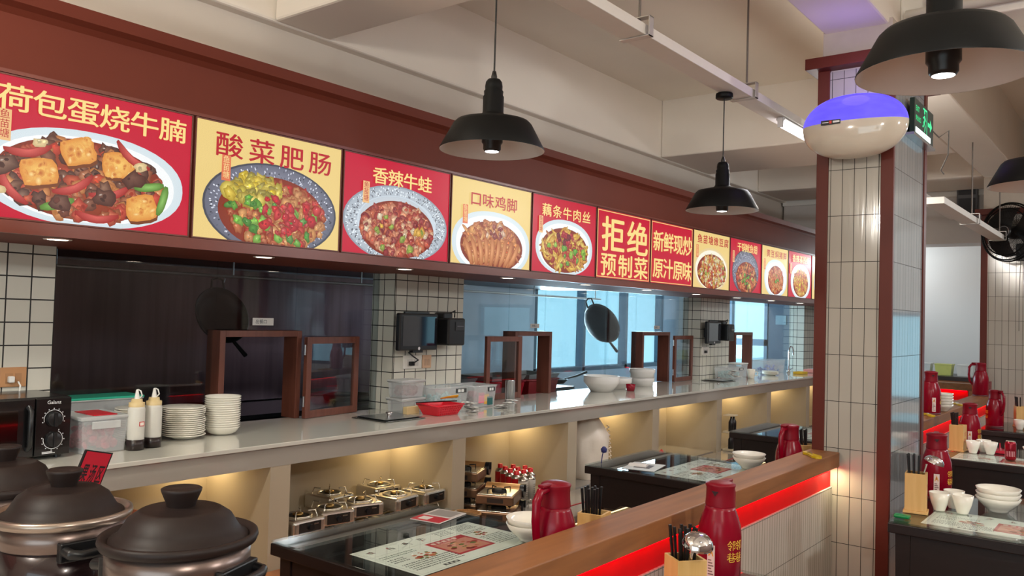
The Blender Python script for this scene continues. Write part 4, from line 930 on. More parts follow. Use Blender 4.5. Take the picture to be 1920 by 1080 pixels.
pts = [(0, 0, .03), (0, 0, .25)]+[(0, .085-.085*cos(a*pi/8), .25+.085*sin(a*pi/8)) for a in range(1, 9)]+[(0, .17, .22)]
MB().tube(pts, .010, 10).build('spout', CHROME, fc); MB().tube([(.02, 0, .04), (.06, .0, .07)], .006, 8).build('lever', CHROME, fc)
tag(MB().box(-3.62, 10.42, CT+.001, -3.50, 10.62, CT+.03).build('sponge', P('yellow_sponge', (222, 180, 50), .9, bump=.3, scale=60), bevel=.004), 'yellow sponge at the far end of the counter', 'sponge')
tag(MB().box(-3.64, 10.86, CT+.001, -3.50, 11.06, CT+.045).build('cloth', P('pink_cloth', (226, 150, 140), .9), bevel=.01), 'folded pink cloth at the far end of the counter', 'cloth')

# monitors and receipt printers on the piers
SCREEN = P('monitor_screen', (14, 12, 26), .04, coat=1)
def monitor(y, rz, label):
    t = thing('order_monitor', label, 'monitor', (-3.80, y, 1.515), rz)
    MB().box(-.02, -.19, -.115, .02, .19, .125).build('case', BLACKP, t, bevel=.01)
    MB().box(.0205, -.165, -.085, .0225, .165, .105).build('screen', SCREEN, t)
    MB().box(-.02, -.05, -.13, .01, .05, -.10).box(-.0, -.14, .12, .015, .10, .135).build('chin', BLACKP, t)
    MB().box(-.085, -.05, -.05, -.02, .05, .05).build('wall_bracket', BLACKP, t)
    mb = MB().color((220, 222, 226)); mb.T = Matrix.Translation((.0205, 0, -.102)) @ FACE_X; mb.lathe([(0, .0), (.011, .0)], 20); mb.build('logo', PAPER, t)
    return t
monitor(3.875, rad(4), 'black order monitor on the first tiled pier')
monitor(8.42, rad(3), 'black order monitor on the second tiled pier')
def printer(y, rz, label):
    t = thing('receipt_printer', label, 'printer', (-3.80, y, 1.43), rz)
    MB().box(-.06, -.095, 0, .07, .075, .185).build('body', BLACKP, t, bevel=.012)
    MB().box(.0705, -.03, .10, .074, .06, .16).build('cover', P('printer_grey_black', (34, 34, 38), .35), t, bevel=.002)
    MB().box(.0745, -.015, .128, .0755, .05, .134).build('paper_slot', P('slot_grey', (90, 90, 96), .4), t)
    MB().box(-.088, -.07, .14, .0, .02, .22).build('wall_bracket', BLACKP, t, bevel=.008)
    MB().tube([(-.02, -.03, .20), (.0, .04, .235), (-.02, .06, .19)], .005, 8).build('cable', BLACKP, t)
    return t
printer(4.195, 0, 'black receipt printer beside the first order monitor')
pr2 = printer(8.76, 0, 'black receipt printer beside the second order monitor')
MB().box(.075, -.02, .12, .095, .045, .126).build('paper', WHITEP, pr2)
outlet((-3.89, 3.925, 1.318), .17, .088, (226, 222, 214), 'white wall socket with black plug below the first monitor', 'b')
outlet((-3.89, 4.06, 1.318), .085, .088, (206, 170, 140), 'beige wall plate right of the white socket below the first monitor', False)
outlet((-3.89, 8.42, 1.318), .17, .088, (226, 222, 214), 'white wall socket below the second monitor', 'b')
tag(MB().tube([(-3.86, 3.86, 1.385), (-3.83, 3.875, 1.36), (-3.835, 3.93, 1.335), (-3.85, 3.90, 1.315)], .005, 8).build('power_cord', BLACKP), 'looped black cord between the first monitor and its socket', 'cord')

# ------------------------------------------------------------------ things in the niches
SS = P('stove_steel', (206, 200, 188), .25, .9, .05, 40)
def make_stove(loc, rz, label):
    t = thing('gas_stove', label, 'gas stove', loc, rz, 'steel single burner stoves')
    MB().box(-.10, -.10, .006, .10, .10, .082).build('body', SS, t, bevel=.016, seg=3)
    MB().box(.098, -.066, .018, .102, .066, .068).build('control_panel', P('stove_dark_panel', (36, 32, 30), .25), t)
    MB().cyl((.102, -.0, .043), (.116, 0, .043), .014, n=18).build('knob', BLACKP, t)
    MB().box(.102, .022, .052, .1035, .05, .058).build('badge', CHROME, t)
    MB().lathe([(.070, .082), (.072, .088), (.062, .088), (.058, .0835)], 32).build('burner_ring', SS, t)
    MB().lathe([(.060, .0832), (.0, .0832)], 32).build('burner_well', P('burner_black', (12, 11, 11), .6), t)
    MB().lathe([(0, .083), (.026, .083), (.026, .094), (.016, .098), (0, .098)], 20).build('burner_head', P('burner_brass', (150, 120, 70), .35, .8), t)
    for k in range(4):
        a = k*pi/2+pi/4; m = MB(); m.tube([(.095*cos(a), .095*sin(a), .082), (.085*cos(a), .085*sin(a), .112), (.05*cos(a), .05*sin(a), .108)], .0035, 6); m.build('pan_support', SS, t)
    return t
spots = [(-3.40, 2.66, .0), (-3.43, 2.885, -.18), (-3.45, 3.115, -.28), (-3.42, 3.35, .12), (-3.70, 3.11, .1), (-3.68, 3.47, -.1), (-3.42, 3.585, .06)]
words = ['first from the left end of the niche', 'second from the left end of the niche', 'third from the left, turned sideways', 'fourth from the left beside the turned one', 'at the back behind the turned one', 'at the back corner by the lit divider', 'last at the right beside the lit divider']
proto = None
for i, (x, y, a) in enumerate(spots):
    for lv in (0, 1):
        lab = ('steel single burner stove in the upper layer, ' if lv else 'steel stove of the hidden lower layer, ')+words[i]
        if proto is None: proto = make_stove((x, y, .41), a, lab)
        else: dup(proto, (x, y, (.41+lv*.119)), a, lab)
CU = P('copper_brown_paint', (120, 92, 70), .3, .6, .05)
def cassette(loc, rz, label, proto=[None]):
    if proto[0]: return dup(proto[0], loc, rz, label)
    t = thing('cassette_stove', label, 'cassette stove', loc, rz, 'brown portable cassette stoves'); proto[0] = t; t.scale = (.9, .9, .9)
    MB().box(-.13, -.16, .008, .13, .10, .070).build('body', CU, t, bevel=.008)
    MB().box(-.05, -.162, .022, .06, -.1605, .052).build('front_badge', P('badge_dark', (44, 34, 30), .4), t)
    MB().box(-.118, -.150, .070, .118, .085, .074).build('drip_tray', SS, t, bevel=.002)
    MB().lathe([(0, .074), (.052, .074), (.046, .09), (.02, .092), (0, .090)], 24, (0, -.03, 0)).build('burner', P('burner_black', (0, 0, 0)), t)
    for k in range(4):
        a = k*pi/2+pi/4; MB().tube([(.09*cos(a), -.03+.09*sin(a), .074), (.088*cos(a), -.03+.088*sin(a), .096), (.04*cos(a), -.03+.04*sin(a), .096)], .004, 6).build('pan_support', BLACKM, t)
    m = MB(); m.cyl((-.128, .135, .056), (.112, .135, .056), .042, n=24); m.build('gas_cover', P('cover_amber', (196, 146, 92), .3, .4), t)
    m = MB(); m.cyl((.112, .135, .054), (.142, .135, .054), .046, n=24).box(.141, .128, .05, .152, .142, .10); m.build('end_knob', BLACKP, t)
    for sx in (-.1, .1):
        for sy in (-.14, .15): MB().cyl((sx, sy, 0), (sx, sy, .012), .012, n=10).build('foot', BLACKP, t)
    return t
for k in range(3): cassette((-3.46, 4.005, .41+.0975*k), rad(25), ('bottom', 'middle', 'top')[k]+' brown cassette stove in the taller stack against the niche divider')
for k in range(2): cassette((-3.16, 3.985, .413+.0975*k), rad(25), ('lower', 'upper')[k]+' brown cassette stove in the short stack beside the gas cans')
bk = thing('wicker_basket', 'small wicker basket on the bench left of the short stove stack', 'basket', (-3.195, 3.715, .408))
MB().lathe([(0, 0), (.06, 0), (.085, .07), (.081, .07), (.056, .006), (0, .006)], 24).build('basket', P('wicker', (170, 126, 80), .8, 0, .3, 90, bump=.6), bk)
MB().tube([(.084*cos(2*pi*i/24), .084*sin(2*pi*i/24), .07) for i in range(24)], .006, 8, True).build('rim', P('wicker', (0, 0, 0)), bk)
canp = None
def gas_can(loc, white, label):
    t = thing('gas_can', label, 'gas can', loc, 0, 'butane gas cans')
    body = P('can_red', (196, 24, 36), .3, .2, .04) if not white else P('can_white', (216, 210, 200), .3, .3, .04)
    MB().lathe([(0, .003), (.033, .003), (.034, 0), (.034, .150), (.0335, .153)], 28).build('body', body, t)
    MB().lathe([(.0341, .150), (.0345, .153), (.030, .166), (.017, .174), (.016, .178), (0, .178)], 28).build('shoulder', SS, t)
    MB().lathe([(.0346, 0), (.0346, .024), (.034, .025)], 28).build('base_band', SS, t)
    if white:
        m = MB().color((120, 116, 110))
        for k in range(6): m.box(.034, -.012, .05+k*.014, .0352, .012-(k % 2)*.005, .053+k*.014)
        m.build('small_print', PAPER, t); MB().lathe([(.012, .176), (.010, .19), (0, .19)], 14).build('nozzle', SS, t)
    else:
        MB().lathe([(.018, .174), (.017, .198), (.014, .200), (0, .200)], 20).build('cap', P('can_cap_red', (214, 20, 32), .35), t)
        m = MB().color((240, 236, 230)); v, f = text_mesh('GAS', .03); s_ = .052
        wd = max(p[0] for p in v)
        m.add([((.0348)*cos(((p[0]-wd/2)*s_*.9)/.034+.55), (.0348)*sin(((p[0]-wd/2)*s_*.9)/.034+.55), .075+p[1]*s_) for p in v], f); m.build('lettering', PAPER, t)
    return t
cans = [(-3.37, 4.42), (-3.45, 4.455), (-3.37, 4.50), (-3.53, 4.50), (-3.45, 4.54), (-3.61, 4.545), (-3.53, 4.59), (-3.37, 4.575), (-3.45, 4.62)]
rp = None
for i, (x, y) in enumerate(cans):
    if rp is None: rp = gas_can((x, y, .41), False, 'red gas can in the cluster beside the cassette stoves')
    else: dup(rp, (x, y, .41), 0)
gas_can((-3.29, 4.47, .41), True, 'plain white gas can without cap right of the red ones')
gas_can((-3.29, 4.39, .41), True, 'plain white gas can in front among the red ones')
bd = thing('wooden_board', 'sloping wooden board leaning in the niche behind the stoneware pots', 'board', (-3.70, 1.9, .41))
m_ = MB(); m_.prism([(-.60, 0), (.48, 0), (.48, .145), (-.60, .54)], 'X', -.03, .0); m_.build('board', wood('reddish_board', (150, 84, 56), (170, 102, 70), 'Y', .5), bd, bevel=.003)
# plastic sack with ties
sk = thing('plastic_sack', 'translucent white plastic sack bulging in the niche before the second table', 'sack', (-3.52, 5.50, .41))
mb = MB(); n, mm = 28, 14; vs, fs = [], []
R = random.Random(8)
for j in range(mm+1):
    tt = j/mm; z = .46*tt
    for i in range(n):
        a = 2*pi*i/n; q = (.15+.03*sin(pi*tt))*(1-max(0, tt-.7)*1.4)*(1+.06*sin(5*a+tt*4)+.03*sin(11*a-tt*9))
        vs.append((q*cos(a), q*1.05*sin(a), z))
for j in range(mm):
    for i in range(n): fs.append((j*n+i, j*n+(i+1) % n, (j+1)*n+(i+1) % n, (j+1)*n+i))
mb.add(vs, fs, True); mb.add([vs[i] for i in range(n)], [tuple(range(n-1, -1, -1))]); mb.add([vs[mm*n+i] for i in range(n)], [tuple(range(n))])
mb.build('sack', P('milky_plastic', (236, 224, 208), .35, 0, .04, 12, bump=.3), sk)
m_ = MB()
for k in range(9):
    a = .6+k*.06; z = .12+k*.03; m_.tube([(.165*cos(a)+.0, .175*sin(a), z), (.19*cos(a), .205*sin(a)+.01, z+.01), (.185*cos(a+.15), .21*sin(a+.15), z+.025)], .004, 5)
m_.build('torn_edge', P('milky_plastic', (0, 0, 0)), sk)
tag(MB().lathe([(0, 0), (.03, .006), (.026, .05), (.012, .10), (.02, .15), (0, .17)], 16, (-3.23, 6.20, .41)).build('red_wrapped_bottle', P('red_wrap', (206, 50, 44), .35)), 'small red and clear wrapped bottle behind the second table', 'bottle')
cr_ = thing('bottle_crate', 'two tier crate of dark bottle necks by the third table', 'crate', (-3.24, 7.62, .41))
for a_, b_ in ((0, .02), (.17, .185), (.33, .34)): MB().box(-.05, -.06, a_, .05, .06, b_).build('shelf', P('crate_cream', (206, 190, 160), .6), cr_)
for z in (.02, .185):
    for y in (-.03, .03): MB().lathe([(0, z), (.025, z), (.025, z+.09), (.01, z+.12), (.01, z+.14), (0, z+.14)], 14, (0.02, y, 0)).build('bottle', BLACKP, cr_)

# ------------------------------------------------------------------ tables
def table(x0, x1, y0, y1, label):
    t = thing('dining_table', label, 'table', ((x0+x1)/2, (y0+y1)/2, 0)); a, b = (x1-x0)/2, (y1-y0)/2
    MB().box(-a, -b, .695, a, b, .7405).build('tabletop', DARKWOOD, t, bevel=.004)
    MB().box(-a+.002, -b+.002, .742, a-.002, b-.002, .750).build('glass_top', TABLEGLASS, t, bevel=.0015)
    for s_, nm in ((-1, 'apron'), (1, 'apron')):
        y = s_*(b-.045)
        m = MB().prism([(-a+.03, .695), (a-.03, .695), (a-.03, .50), (a-.20, .50), (a-.24, .53), (-a+.24, .53), (-a+.20, .50), (-a+.03, .50)], 'Y', y-.012, y+.012); m.build(nm, DARKWOOD, t, bevel=.002)
        x = s_*(a-.045)
        MB().box(x-.012, -b+.06, .52, x+.012, b-.06, .695).build(nm, DARKWOOD, t, bevel=.002)
    for sx in (-1, 1):
        for sy in (-1, 1): MB().taper(sx*(a-.06), sy*(b-.06), 0, .05, .05, .066, .066, .695).build('leg', DARKWOOD, t, bevel=.003)
    return t
table(-2.705, -1.52, 1.99, 2.875, 'dark wooden table with glass top beside the steel stoves, nearest the pots')
table(-2.765, -1.52, 4.31, 5.13, 'dark wooden table with glass top before the plastic sack')
table(-2.775, -1.52, 6.50, 7.33, 'dark wooden table with bluish glass top by the brown pillar post')
table(-1.345, -.16, 2.07, 2.925, 'dark wooden table carrying the nearest thermos right of the oak ledge')
table(-.985, .20, 4.135, 5.04, 'dark wooden table with cups and bowls right of the big pillar')
table(-1.20, 0.0, 6.44, 7.30, 'dark wooden table carrying the drink can behind the big pillar')
table(-1.275, -.08, 8.50, 9.36, 'dark wooden table nearest the fan pillar')
# printed paper placemats under the glass
def placemat(cx, cy, rz, w, h, label, seed):
    R = random.Random(seed); m = MB().color((250, 252, 242)).box(-w/2, -h/2, 0, w/2, h/2, .0006); z = .0008
    def q(x0, y0, x1, y1, c, zz=0): m.color(c); m.add([(x0, y0, z+zz), (x1, y0, z+zz), (x1, y1, z+zz), (x0, y1, z+zz)], [(0, 1, 2, 3)])
    X, Y = -w/2, -h/2
    for a in ((.02, .965, .98, .968), (.02, .03, .98, .033), (.02, .03, .022, .968), (.978, .03, .98, .968), (.02, .74, .98, .743)): q(X+a[0]*w, Y+a[1]*h, X+a[2]*w, Y+a[3]*h, (150, 160, 150))
    def dish(cx_, cy_, rx, ry):
        for k in range(26):
            a, d_ = R.uniform(0, 6.28), R.random()**.5; x, y = cx_+rx*d_*cos(a), cy_+ry*d_*sin(a); r = rx*R.uniform(.12, .3)
            m.color(R.choice([(190, 60, 44), (214, 110, 70), (150, 44, 40), (230, 160, 120), (120, 130, 60)]))
            m.add([(x+r*cos(t), y+r*.7*sin(t), z+.0002+k*.00001) for t in (0, 1.05, 2.1, 3.15, 4.2, 5.25)], [tuple(range(6))])
    def brush(x, y, s_):
        for k in range(7):
            a = R.uniform(-.5, .5)+R.choice((0, 1.4)); l = s_*R.uniform(.4, .95); px, py = x+R.uniform(-.35, .35)*s_, y+R.uniform(-.4, .4)*s_
            c = R.choice([(40, 36, 34), (40, 36, 34), (180, 30, 40)]); dx, dy = cos(a)*l/2, sin(a)*l/2; nx, ny = -sin(a)*s_*.06, cos(a)*s_*.06
            m.color(c); m.add([(px-dx-nx*.4, py-dy-ny*.4, z), (px+nx, py+ny, z), (px+dx, py+dy, z), (px-nx, py-ny, z)], [(0, 1, 2, 3)])
    for k in range(4): brush(X+(.10+.13*k)*w, Y+.86*h, .12*h)
    def lines(x0, y0, n, wd, dy, c=(70, 78, 74), gap=.010):
        for i in range(n):
            x = x0
            while x < x0+wd: l = R.uniform(.004, .009); q(x, y0-i*dy, min(x+l, x0+wd), y0-i*dy+dy*.42, c); x += l+R.uniform(.002, .006)
    lines(X+.62*w, Y+.92*h, 4, .12*w, .016); lines(X+.78*w, Y+.94*h, 5, .17*w, .014, (30, 30, 30))
    lines(X+.05*w, Y+.66*h, 2, .26*w, .018, (110, 130, 116)); dish(X+.28*w, Y+.45*h, .075*w, .10*h); lines(X+.05*w, Y+.34*h, 5, .38*w, .018)
    lines(X+.05*w, Y+.54*h, 3, .12*w, .018); q(X+.22*w, Y+.06*h, X+.34*w, Y+.11*h, (34, 34, 30)); 
    for k in range(3): q(X+(.235+.035*k)*w, Y+.07*h, X+(.255+.035*k)*w, Y+.10*h, (226, 226, 214), .0001)
    q(X+.42*w, Y+.20*h, X+.74*w, Y+.70*h, (206, 60, 70)); q(X+.44*w, Y+.24*h, X+.72*w, Y+.60*h, (226, 150, 130), .0001); dish(X+.58*w, Y+.42*h, .11*w, .15*h)
    for k in range(5): q(X+(.45+.045*k)*w, Y+.62*h, X+(.48+.045*k)*w, Y+.67*h, (244, 214, 200), .0001)
    dish(X+.84*w, Y+.58*h, .05*w, .08*h); lines(X+.77*w, Y+.46*h, 7, .19*w, .017); lines(X+.77*w, Y+.70*h, 2, .19*w, .016)
    o = m.build('placemat', PAPER); o.location = (cx, cy, .7408); o.rotation_euler = (0, 0, rz); tag(o, label, 'placemat')
placemat(-2.18, 2.43, rad(90), .67, .375, 'printed menu placemat under glass on the table by the stoves', 1)
placemat(-2.17, 4.73, rad(90), .66, .375, 'printed menu placemat under glass on the table before the sack', 2)
placemat(-2.2, 6.95, rad(90), .66, .375, 'printed menu placemat under glass on the table by the brown post', 3)
placemat(-.53, 4.42, 0, .67, .375, 'printed menu placemat under the cups and stacked bowls', 4)
placemat(-.80, 6.66, 0, .67, .375, 'printed menu placemat under glass on the table with the drink can', 5)
placemat(-.72, 2.5, 0, .67, .375, 'printed menu placemat on the nearest table right of the ledge', 6)

# ------------------------------------------------------------------ red thermos jugs
def wrap_text(s, r, z, a0, size, off=.03):
    v, f = text_mesh(s, off); x0, x1 = min(p[0] for p in v), max(p[0] for p in v); out = []
    for p in v:
        a = a0+(p[0]-(x0+x1)/2)*size/r; out.append((r*cos(a), r*sin(a), z+p[1]*size))
    return out, f
def make_thermos(loc, rz, label):
    """spout towards +X, handle towards -X"""
    t = thing('thermos_jug', label, 'thermos', loc, rz, 'red thermos jugs')
    MB().lathe([(0, 0), (.070, 0), (.0735, .004), (.0745, .15), (.072, .185), (.064, .215), (.054, .243), (.050, .258), (0, .258)], 44).build('body', RED_PLASTIC, t)
    MB().lathe([(.0515, .256), (.0515, .262), (.049, .285), (.0485, .318), (.052, .327), (.051, .331), (.035, .337), (0, .340)], 40).build('cap', RED_MATTE, t)
    MB().prism([(-.012, .310), (.012, .310), (.0, .294)], 'X', .046, .0505).build('spout_opening', P('spout_dark', (40, 6, 14), .6), t)
    MB().tube([(-.046, 0, .318), (-.085, 0, .315), (-.105, 0, .285), (-.108, 0, .22), (-.100, 0, .15), (-.078, 0, .115), (-.068, 0, .11)], [.012, .014, .015, .014, .013, .012, .010], 12, flat=.8).build('handle', RED_PLASTIC, t)
    MB().box(-.085, -.013, .326, -.03, .013, .337).build('thumb_lever', RED_MATTE, t, bevel=.003)
    MB().lathe([(.0738, .0), (.0738, .012), (.070, .012)], 40).build('base_ring', P('thermos_base', (84, 8, 26), .5), t)
    g = MB().color((238, 196, 70))
    for c, a, z in (('邻', .95, .120), ('巷', .95, .080), ('邻', 1.38, .120), ('巷', 1.38, .080)):
        v, f = wrap_text(c, .0751, z, a, .036, 0); g.add(v, f)
    g.build('gold_lettering', PAPER, t)
    s_ = MB().color((226, 206, 200))
    def patch(a0, a1, z0, z1, r):
        k = 5; vs = [(r*cos(a0+(a1-a0)*i/k), r*sin(a0+(a1-a0)*i/k), z) for z in (z0, z1) for i in range(k+1)]
        s_.add(vs, [(i, i+1, k+2+i, k+1+i) for i in range(k)])
    patch(-.18, .18, .022, .132, .0752); s_.color((226, 150, 40)); v = [(.0756*cos(a), .0756*sin(a), z) for a, z in ((-.13, .095), (.13, .095), (0, .125))]; s_.add(v, [(0, 1, 2)])
    s_.color((70, 40, 30)); v = [(.0759*cos(a), .0759*sin(a), z) for a, z in ((-.015, .101), (.015, .101), (.015, .115), (-.015, .115))]; s_.add(v, [(0, 1, 2, 3)])
    s_.color((120, 90, 86))
    for k in range(6): patch(-.13, .13-(k % 3)*.05, .032+k*.0095, .036+k*.0095, .0756)
    s_.build('warning_sticker', PAPER, t)
    return t
th = make_thermos((-1.205, 2.76, .75), rad(-88), 'nearest red thermos jug with gold lettering before the red light strip')
def T_(x, y, z, deg, label): dup(th, (x, y, z), rad(deg), label)
T_(-1.61, 2.335, .75, 88, 'red thermos jug on the stove side table behind the oak ledge')
T_(-1.61, 4.60, .75, 85, 'red thermos jug before the brown pillar post behind the oak ledge')
T_(-.925, 4.885, .75, -78, 'red thermos jug behind the three cups and bamboo holder')
T_(-1.115, 7.07, .75, -80, 'red thermos jug behind the two cups beside the drink can')
T_(-1.185, 8.80, .75, 140, 'red thermos jug in front of the fan pillar with lid open')
T_(-1.43, 7.30, .96, -60, 'red thermos jug on the far ledge partly hidden by the pillar')
T_(-1.435, 9.70, .96, 8, 'red thermos jug standing on the far ledge with handle to the left')

# ------------------------------------------------------------------ chopstick holders, chopsticks, ladles
stick = None
def holder(x, y, z, rz, n, label, where, ladle=True, seed=0):
    global stick
    t = thing('chopstick_holder', label, 'chopstick holder', (x, y, z), rz, 'bamboo chopstick holders')
    MB().tray(0, 0, .012, .094, .094, .094, .094, .178, .008).build('box', BAMBOO, t, bevel=.001)
    MB().box(-.054, -.054, 0, .054, .054, .012).build('foot', BAMBOO, t, bevel=.002)
    g = MB().color((190, 60, 50)); g.text('邻', Matrix.Translation((.0472, 0, .11)) @ FACE_X, .036, .01, 1, 'c').text('巷', Matrix.Translation((.0472, 0, .065)) @ FACE_X, .036, .01, 1, 'c')
    g.build('printed_mark', PAPER, t)
    R = random.Random(seed)
    for k in range(n):
        if stick is None:
            stick = MB().taper(0, 0, 0, .006, .006, .0085, .0085, .255).build('chopstick', P('black_chopstick', (18, 17, 18), .35), None, bevel=.001); o = stick
        else: o = stick.copy(); COL.objects.link(o)
        gx, gy = (k//3)-1.5, (k % 3)-1
        p = Matrix.Rotation(rz, 3, 'Z') @ Vector((gx*.014, gy*.016, 0))
        o.location = (x+p.x, y+p.y, z+.022); o.rotation_euler = (Matrix.Rotation(rz, 3, 'Z') @ Matrix.Rotation(gx*.045+R.uniform(-.01, .01), 3, 'Y') @ Matrix.Rotation(-gy*.06+R.uniform(-.015, .015), 3, 'X')).to_euler()
        tag(o, 'black chopstick standing in '+where, 'chopstick', 'black chopsticks in '+where)
    if ladle:
        l = thing('soup_ladle', 'steel soup ladle standing in '+where, 'ladle', (x, y, z+.024), rz)
        MB().tube([(.023, 0, 0), (.028, 0, .15), (.044, 0, .212)], [.007, .006, .006], 8, flat=.4).build('handle', CHROME, l)
        mb = MB(); mb.T = TR(.076, 0, .222, 0, rad(20), 0); mb.lathe([(.046, 0), (.042, .014), (.030, .026), (0, .032), (0, .029), (.028, .023), (.039, .012), (.044, .0)], 28); mb.build('bowl', CHROME, l)
holder(-1.115, 2.31, .75, rad(-38), 9, 'bamboo chopstick holder on the nearest table in front of the red light', 'the nearest bamboo holder', True, 1)
holder(-.925, 4.42, .75, rad(8), 8, 'bamboo chopstick holder against the right face of the big pillar', 'the bamboo holder beside the big pillar', True, 2)
holder(-1.155, 6.84, .75, rad(-5), 6, 'pale bamboo chopstick holder left of the two cups', 'the bamboo holder left of the two cups', False, 3)
holder(-1.62, 2.60, .75, rad(10), 9, 'bamboo chopstick holder behind the oak ledge beside a thermos', 'the holder hidden behind the oak ledge', False, 4)
holder(-1.62, 4.93, .75, rad(10), 6, 'bamboo chopstick holder hidden behind the ledge by the brown post', 'the holder beside the brown post', True, 5)
holder(-1.0, 8.98, .75, rad(20), 4, 'bamboo chopstick holder on the far table by the fan pillar', 'the holder on the far table', True, 6)

# ------------------------------------------------------------------ cups, bowls and small things on the tables
cup = None
def cup_at(x, y, label):
    global cup
    if cup is None:
        cup = MB().lathe([(0, 0), (.024, 0), (.026, .004), (.040, .045), (.048, .088), (.0455, .088), (.037, .045), (.022, .008), (0, .007)], 36).build('tea_cup', CERAMIC); o = cup
    else: o = cup.copy(); COL.objects.link(o)
    o.location = (x, y, .75); tag(o, label, 'cup', 'white tea cups')
cup_at(-.845, 4.545, 'left front white tea cup of three beside the bamboo holder')
cup_at(-.80, 4.655, 'back white tea cup of three beside the bamboo holder')
cup_at(-.745, 4.555, 'right front white tea cup of three beside the bamboo holder')
cup_at(-1.05, 6.80, 'left white tea cup before the thermos by the drink can')
cup_at(-1.0, 6.92, 'rear white tea cup between two others by the drink can')
cup_at(-.945, 6.83, 'right white tea cup next to the red packet')
cup_at(-.98, 8.74, 'white tea cup on the far table beside the thermos')
bowl = None
def bowl_at(x, y, z, label, s_=1.0):
    global bowl
    if bowl is None:
        bowl = MB().lathe([(0, 0), (.045, 0), (.047, .008), (.060, .018), (.088, .045), (.100, .068), (.097, .069), (.084, .048), (.055, .024), (0, .018)], 44).build('rice_bowl', CERAMIC); o = bowl
    else: o = bowl.copy(); COL.objects.link(o)
    o.location = (x, y, z); o.scale = (s_, s_, s_); tag(o, label, 'bowl', 'white bowls on the tables')
bowl_at(-.62, 4.745, .75, 'bottom white bowl of the stack right of the three cups')
bowl_at(-.62, 4.745, .773, 'middle white bowl of the stack right of the three cups')
bowl_at(-.62, 4.745, .796, 'top white bowl of the stack right of the three cups')
bowl_at(-1.98, 2.70, .75, 'lower white bowl on the placemat beside the oak ledge')
bowl_at(-1.98, 2.70, .773, 'upper white bowl on the placemat beside the oak ledge')
bowl_at(-1.98, 4.95, .75, 'lower white bowl on the table before the sack')
bowl_at(-1.98, 4.95, .773, 'upper white bowl on the table before the sack')
bowl_at(-.66, 6.93, .75, 'white bowl half hidden behind the red drink can')
bowl_at(-.84, 8.86, .75, 'lower white bowl at the picture edge on the far table')
bowl_at(-.84, 8.86, .773, 'upper white bowl at the picture edge on the far table')
for k in range(5): bowl_at(-1.40, 7.62, .96+.023*k, 'white bowl in the stack on the far ledge behind the thermos', .8)
dc = thing('drink_can', 'red printed drink can on the table behind the big pillar', 'drink can', (-.80, 6.66, .75))
MB().lathe([(0, .004), (.026, .004), (.028, 0), (.035, .010), (.035, .112), (.029, .126), (0, .126)], 32).build('body', P('can_crimson', (150, 24, 44), .25, .5, .25, 70), dc)
MB().lathe([(.029, .126), (.030, .130), (.027, .130), (.026, .127), (0, .127)], 28).build('lid', SS, dc)
m = MB().color((230, 190, 196)); v, f = wrap_text('||||||', .0352, .035, -1.5, .04, 0); m.add(v, f); m.build('printed_code', PAPER, dc)
pk = thing('snack_packet', 'red glossy packet lying open behind the drink can', 'packet', (-.90, 6.98, .75))
MB().prism([(-.06, 0), (.06, 0), (.055, .02), (-.055, .02)], 'X', -.05, .05).build('packet', P('red_foil', (196, 30, 56), .2, .2, .2, 40), pk, bevel=.004)
MB().prism([(-.05, .02), (.03, .02), (-.04, .075)], 'X', -.003, .003).build('open_flap', P('red_foil', (0, 0, 0)), pk)
tag(MB().box(-.034, -.022, 0, .034, .022, .016).build('green_lighter_box', P('green_plastic', (10, 130, 66), .3), bevel=.006), 'small green plastic box at the table corner by the bamboo holder', 'plastic box').location = (-.945, 4.235, .75)
mg = thing('magazine', 'folded magazine lying on the glass of the table by the stoves', 'magazine', (-2.50, 2.72, .75), rad(10))
MB().color((206, 200, 196)).box(-.075, -.11, 0, .075, .11, .004).color((190, 40, 56)).box(-.073, -.108, .004, .073, -.02, .0046).color((150, 146, 142)).box(-.06, .0, .004, .06, .10, .0046).color((226, 220, 214)).box(-.05, -.09, .0046, .0, -.04, .005).build('cover', PAPER, mg)
MB().box(-.072, -.107, .0006, .076, .111, .0034).build('pages', WHITEP, mg)
gl = thing('leaflet', 'grey leaflet and napkins lying on the table before the sack', 'leaflet', (-2.46, 4.50, .75), rad(12))
MB().color((210, 216, 216)).box(-.10, -.13, 0, .10, .13, .0015).color((90, 90, 96)).box(-.05, -.06, .0015, .05, .06, .0022).build('sheet', PAPER, gl)
MB().prism([(-.03, .002), (.03, .002), (.028, .012), (0, .016), (-.028, .010)], 'X', -.09, .02).build('napkin', WHITEP, gl)
tag(MB().tube([(-2.70, 4.40, .752), (-2.695, 4.40, .80), (-2.69, 4.405, .83)], .003, 6).lathe([(0, .815), (.016, .82), (.02, .84), (.008, .855), (0, .856)], 10, (-2.69, 4.41, 0)).build('blue_tag', P('blue_cloth', (44, 50, 110), .6)), 'small dark blue ribbon tag at the corner of the table before the sack', 'tag')
# yellow gadget on the ledge, and its likes on the far ledge
def yellow(loc, rz, label):
    mb = MB(); n = 24; top, bot = [], []
    pts = [(-.085, .012), (-.05, .022), (-.02, .013), (.02, .020), (.06, .026), (.088, .016), (.095, 0)]
    out = pts+[(x, -y) for x, y in pts[::-1][1:]]
    mb.prism(out, 'Z', 0, .011)
    t = thing('bottle_opener', label, 'opener', loc, rz); mb.build('body', P('yellow_plastic', (206, 172, 30), .3), t, bevel=.004)
    MB().tube([(-.05, 0, .011), (-.02, .004, .016), (.01, 0, .011)], .003, 6).build('spring', SS, t); return t
yellow((-1.422, 4.395, .96), rad(-48), 'small yellow plastic opener lying on the oak ledge by the big pillar')
yellow((-1.405, 7.12, .96), rad(-60), 'yellow plastic opener before the thermos on the far ledge')
yellow((-1.41, 8.35, .96), rad(-60), 'yellow plastic opener lying flat further along the far ledge')
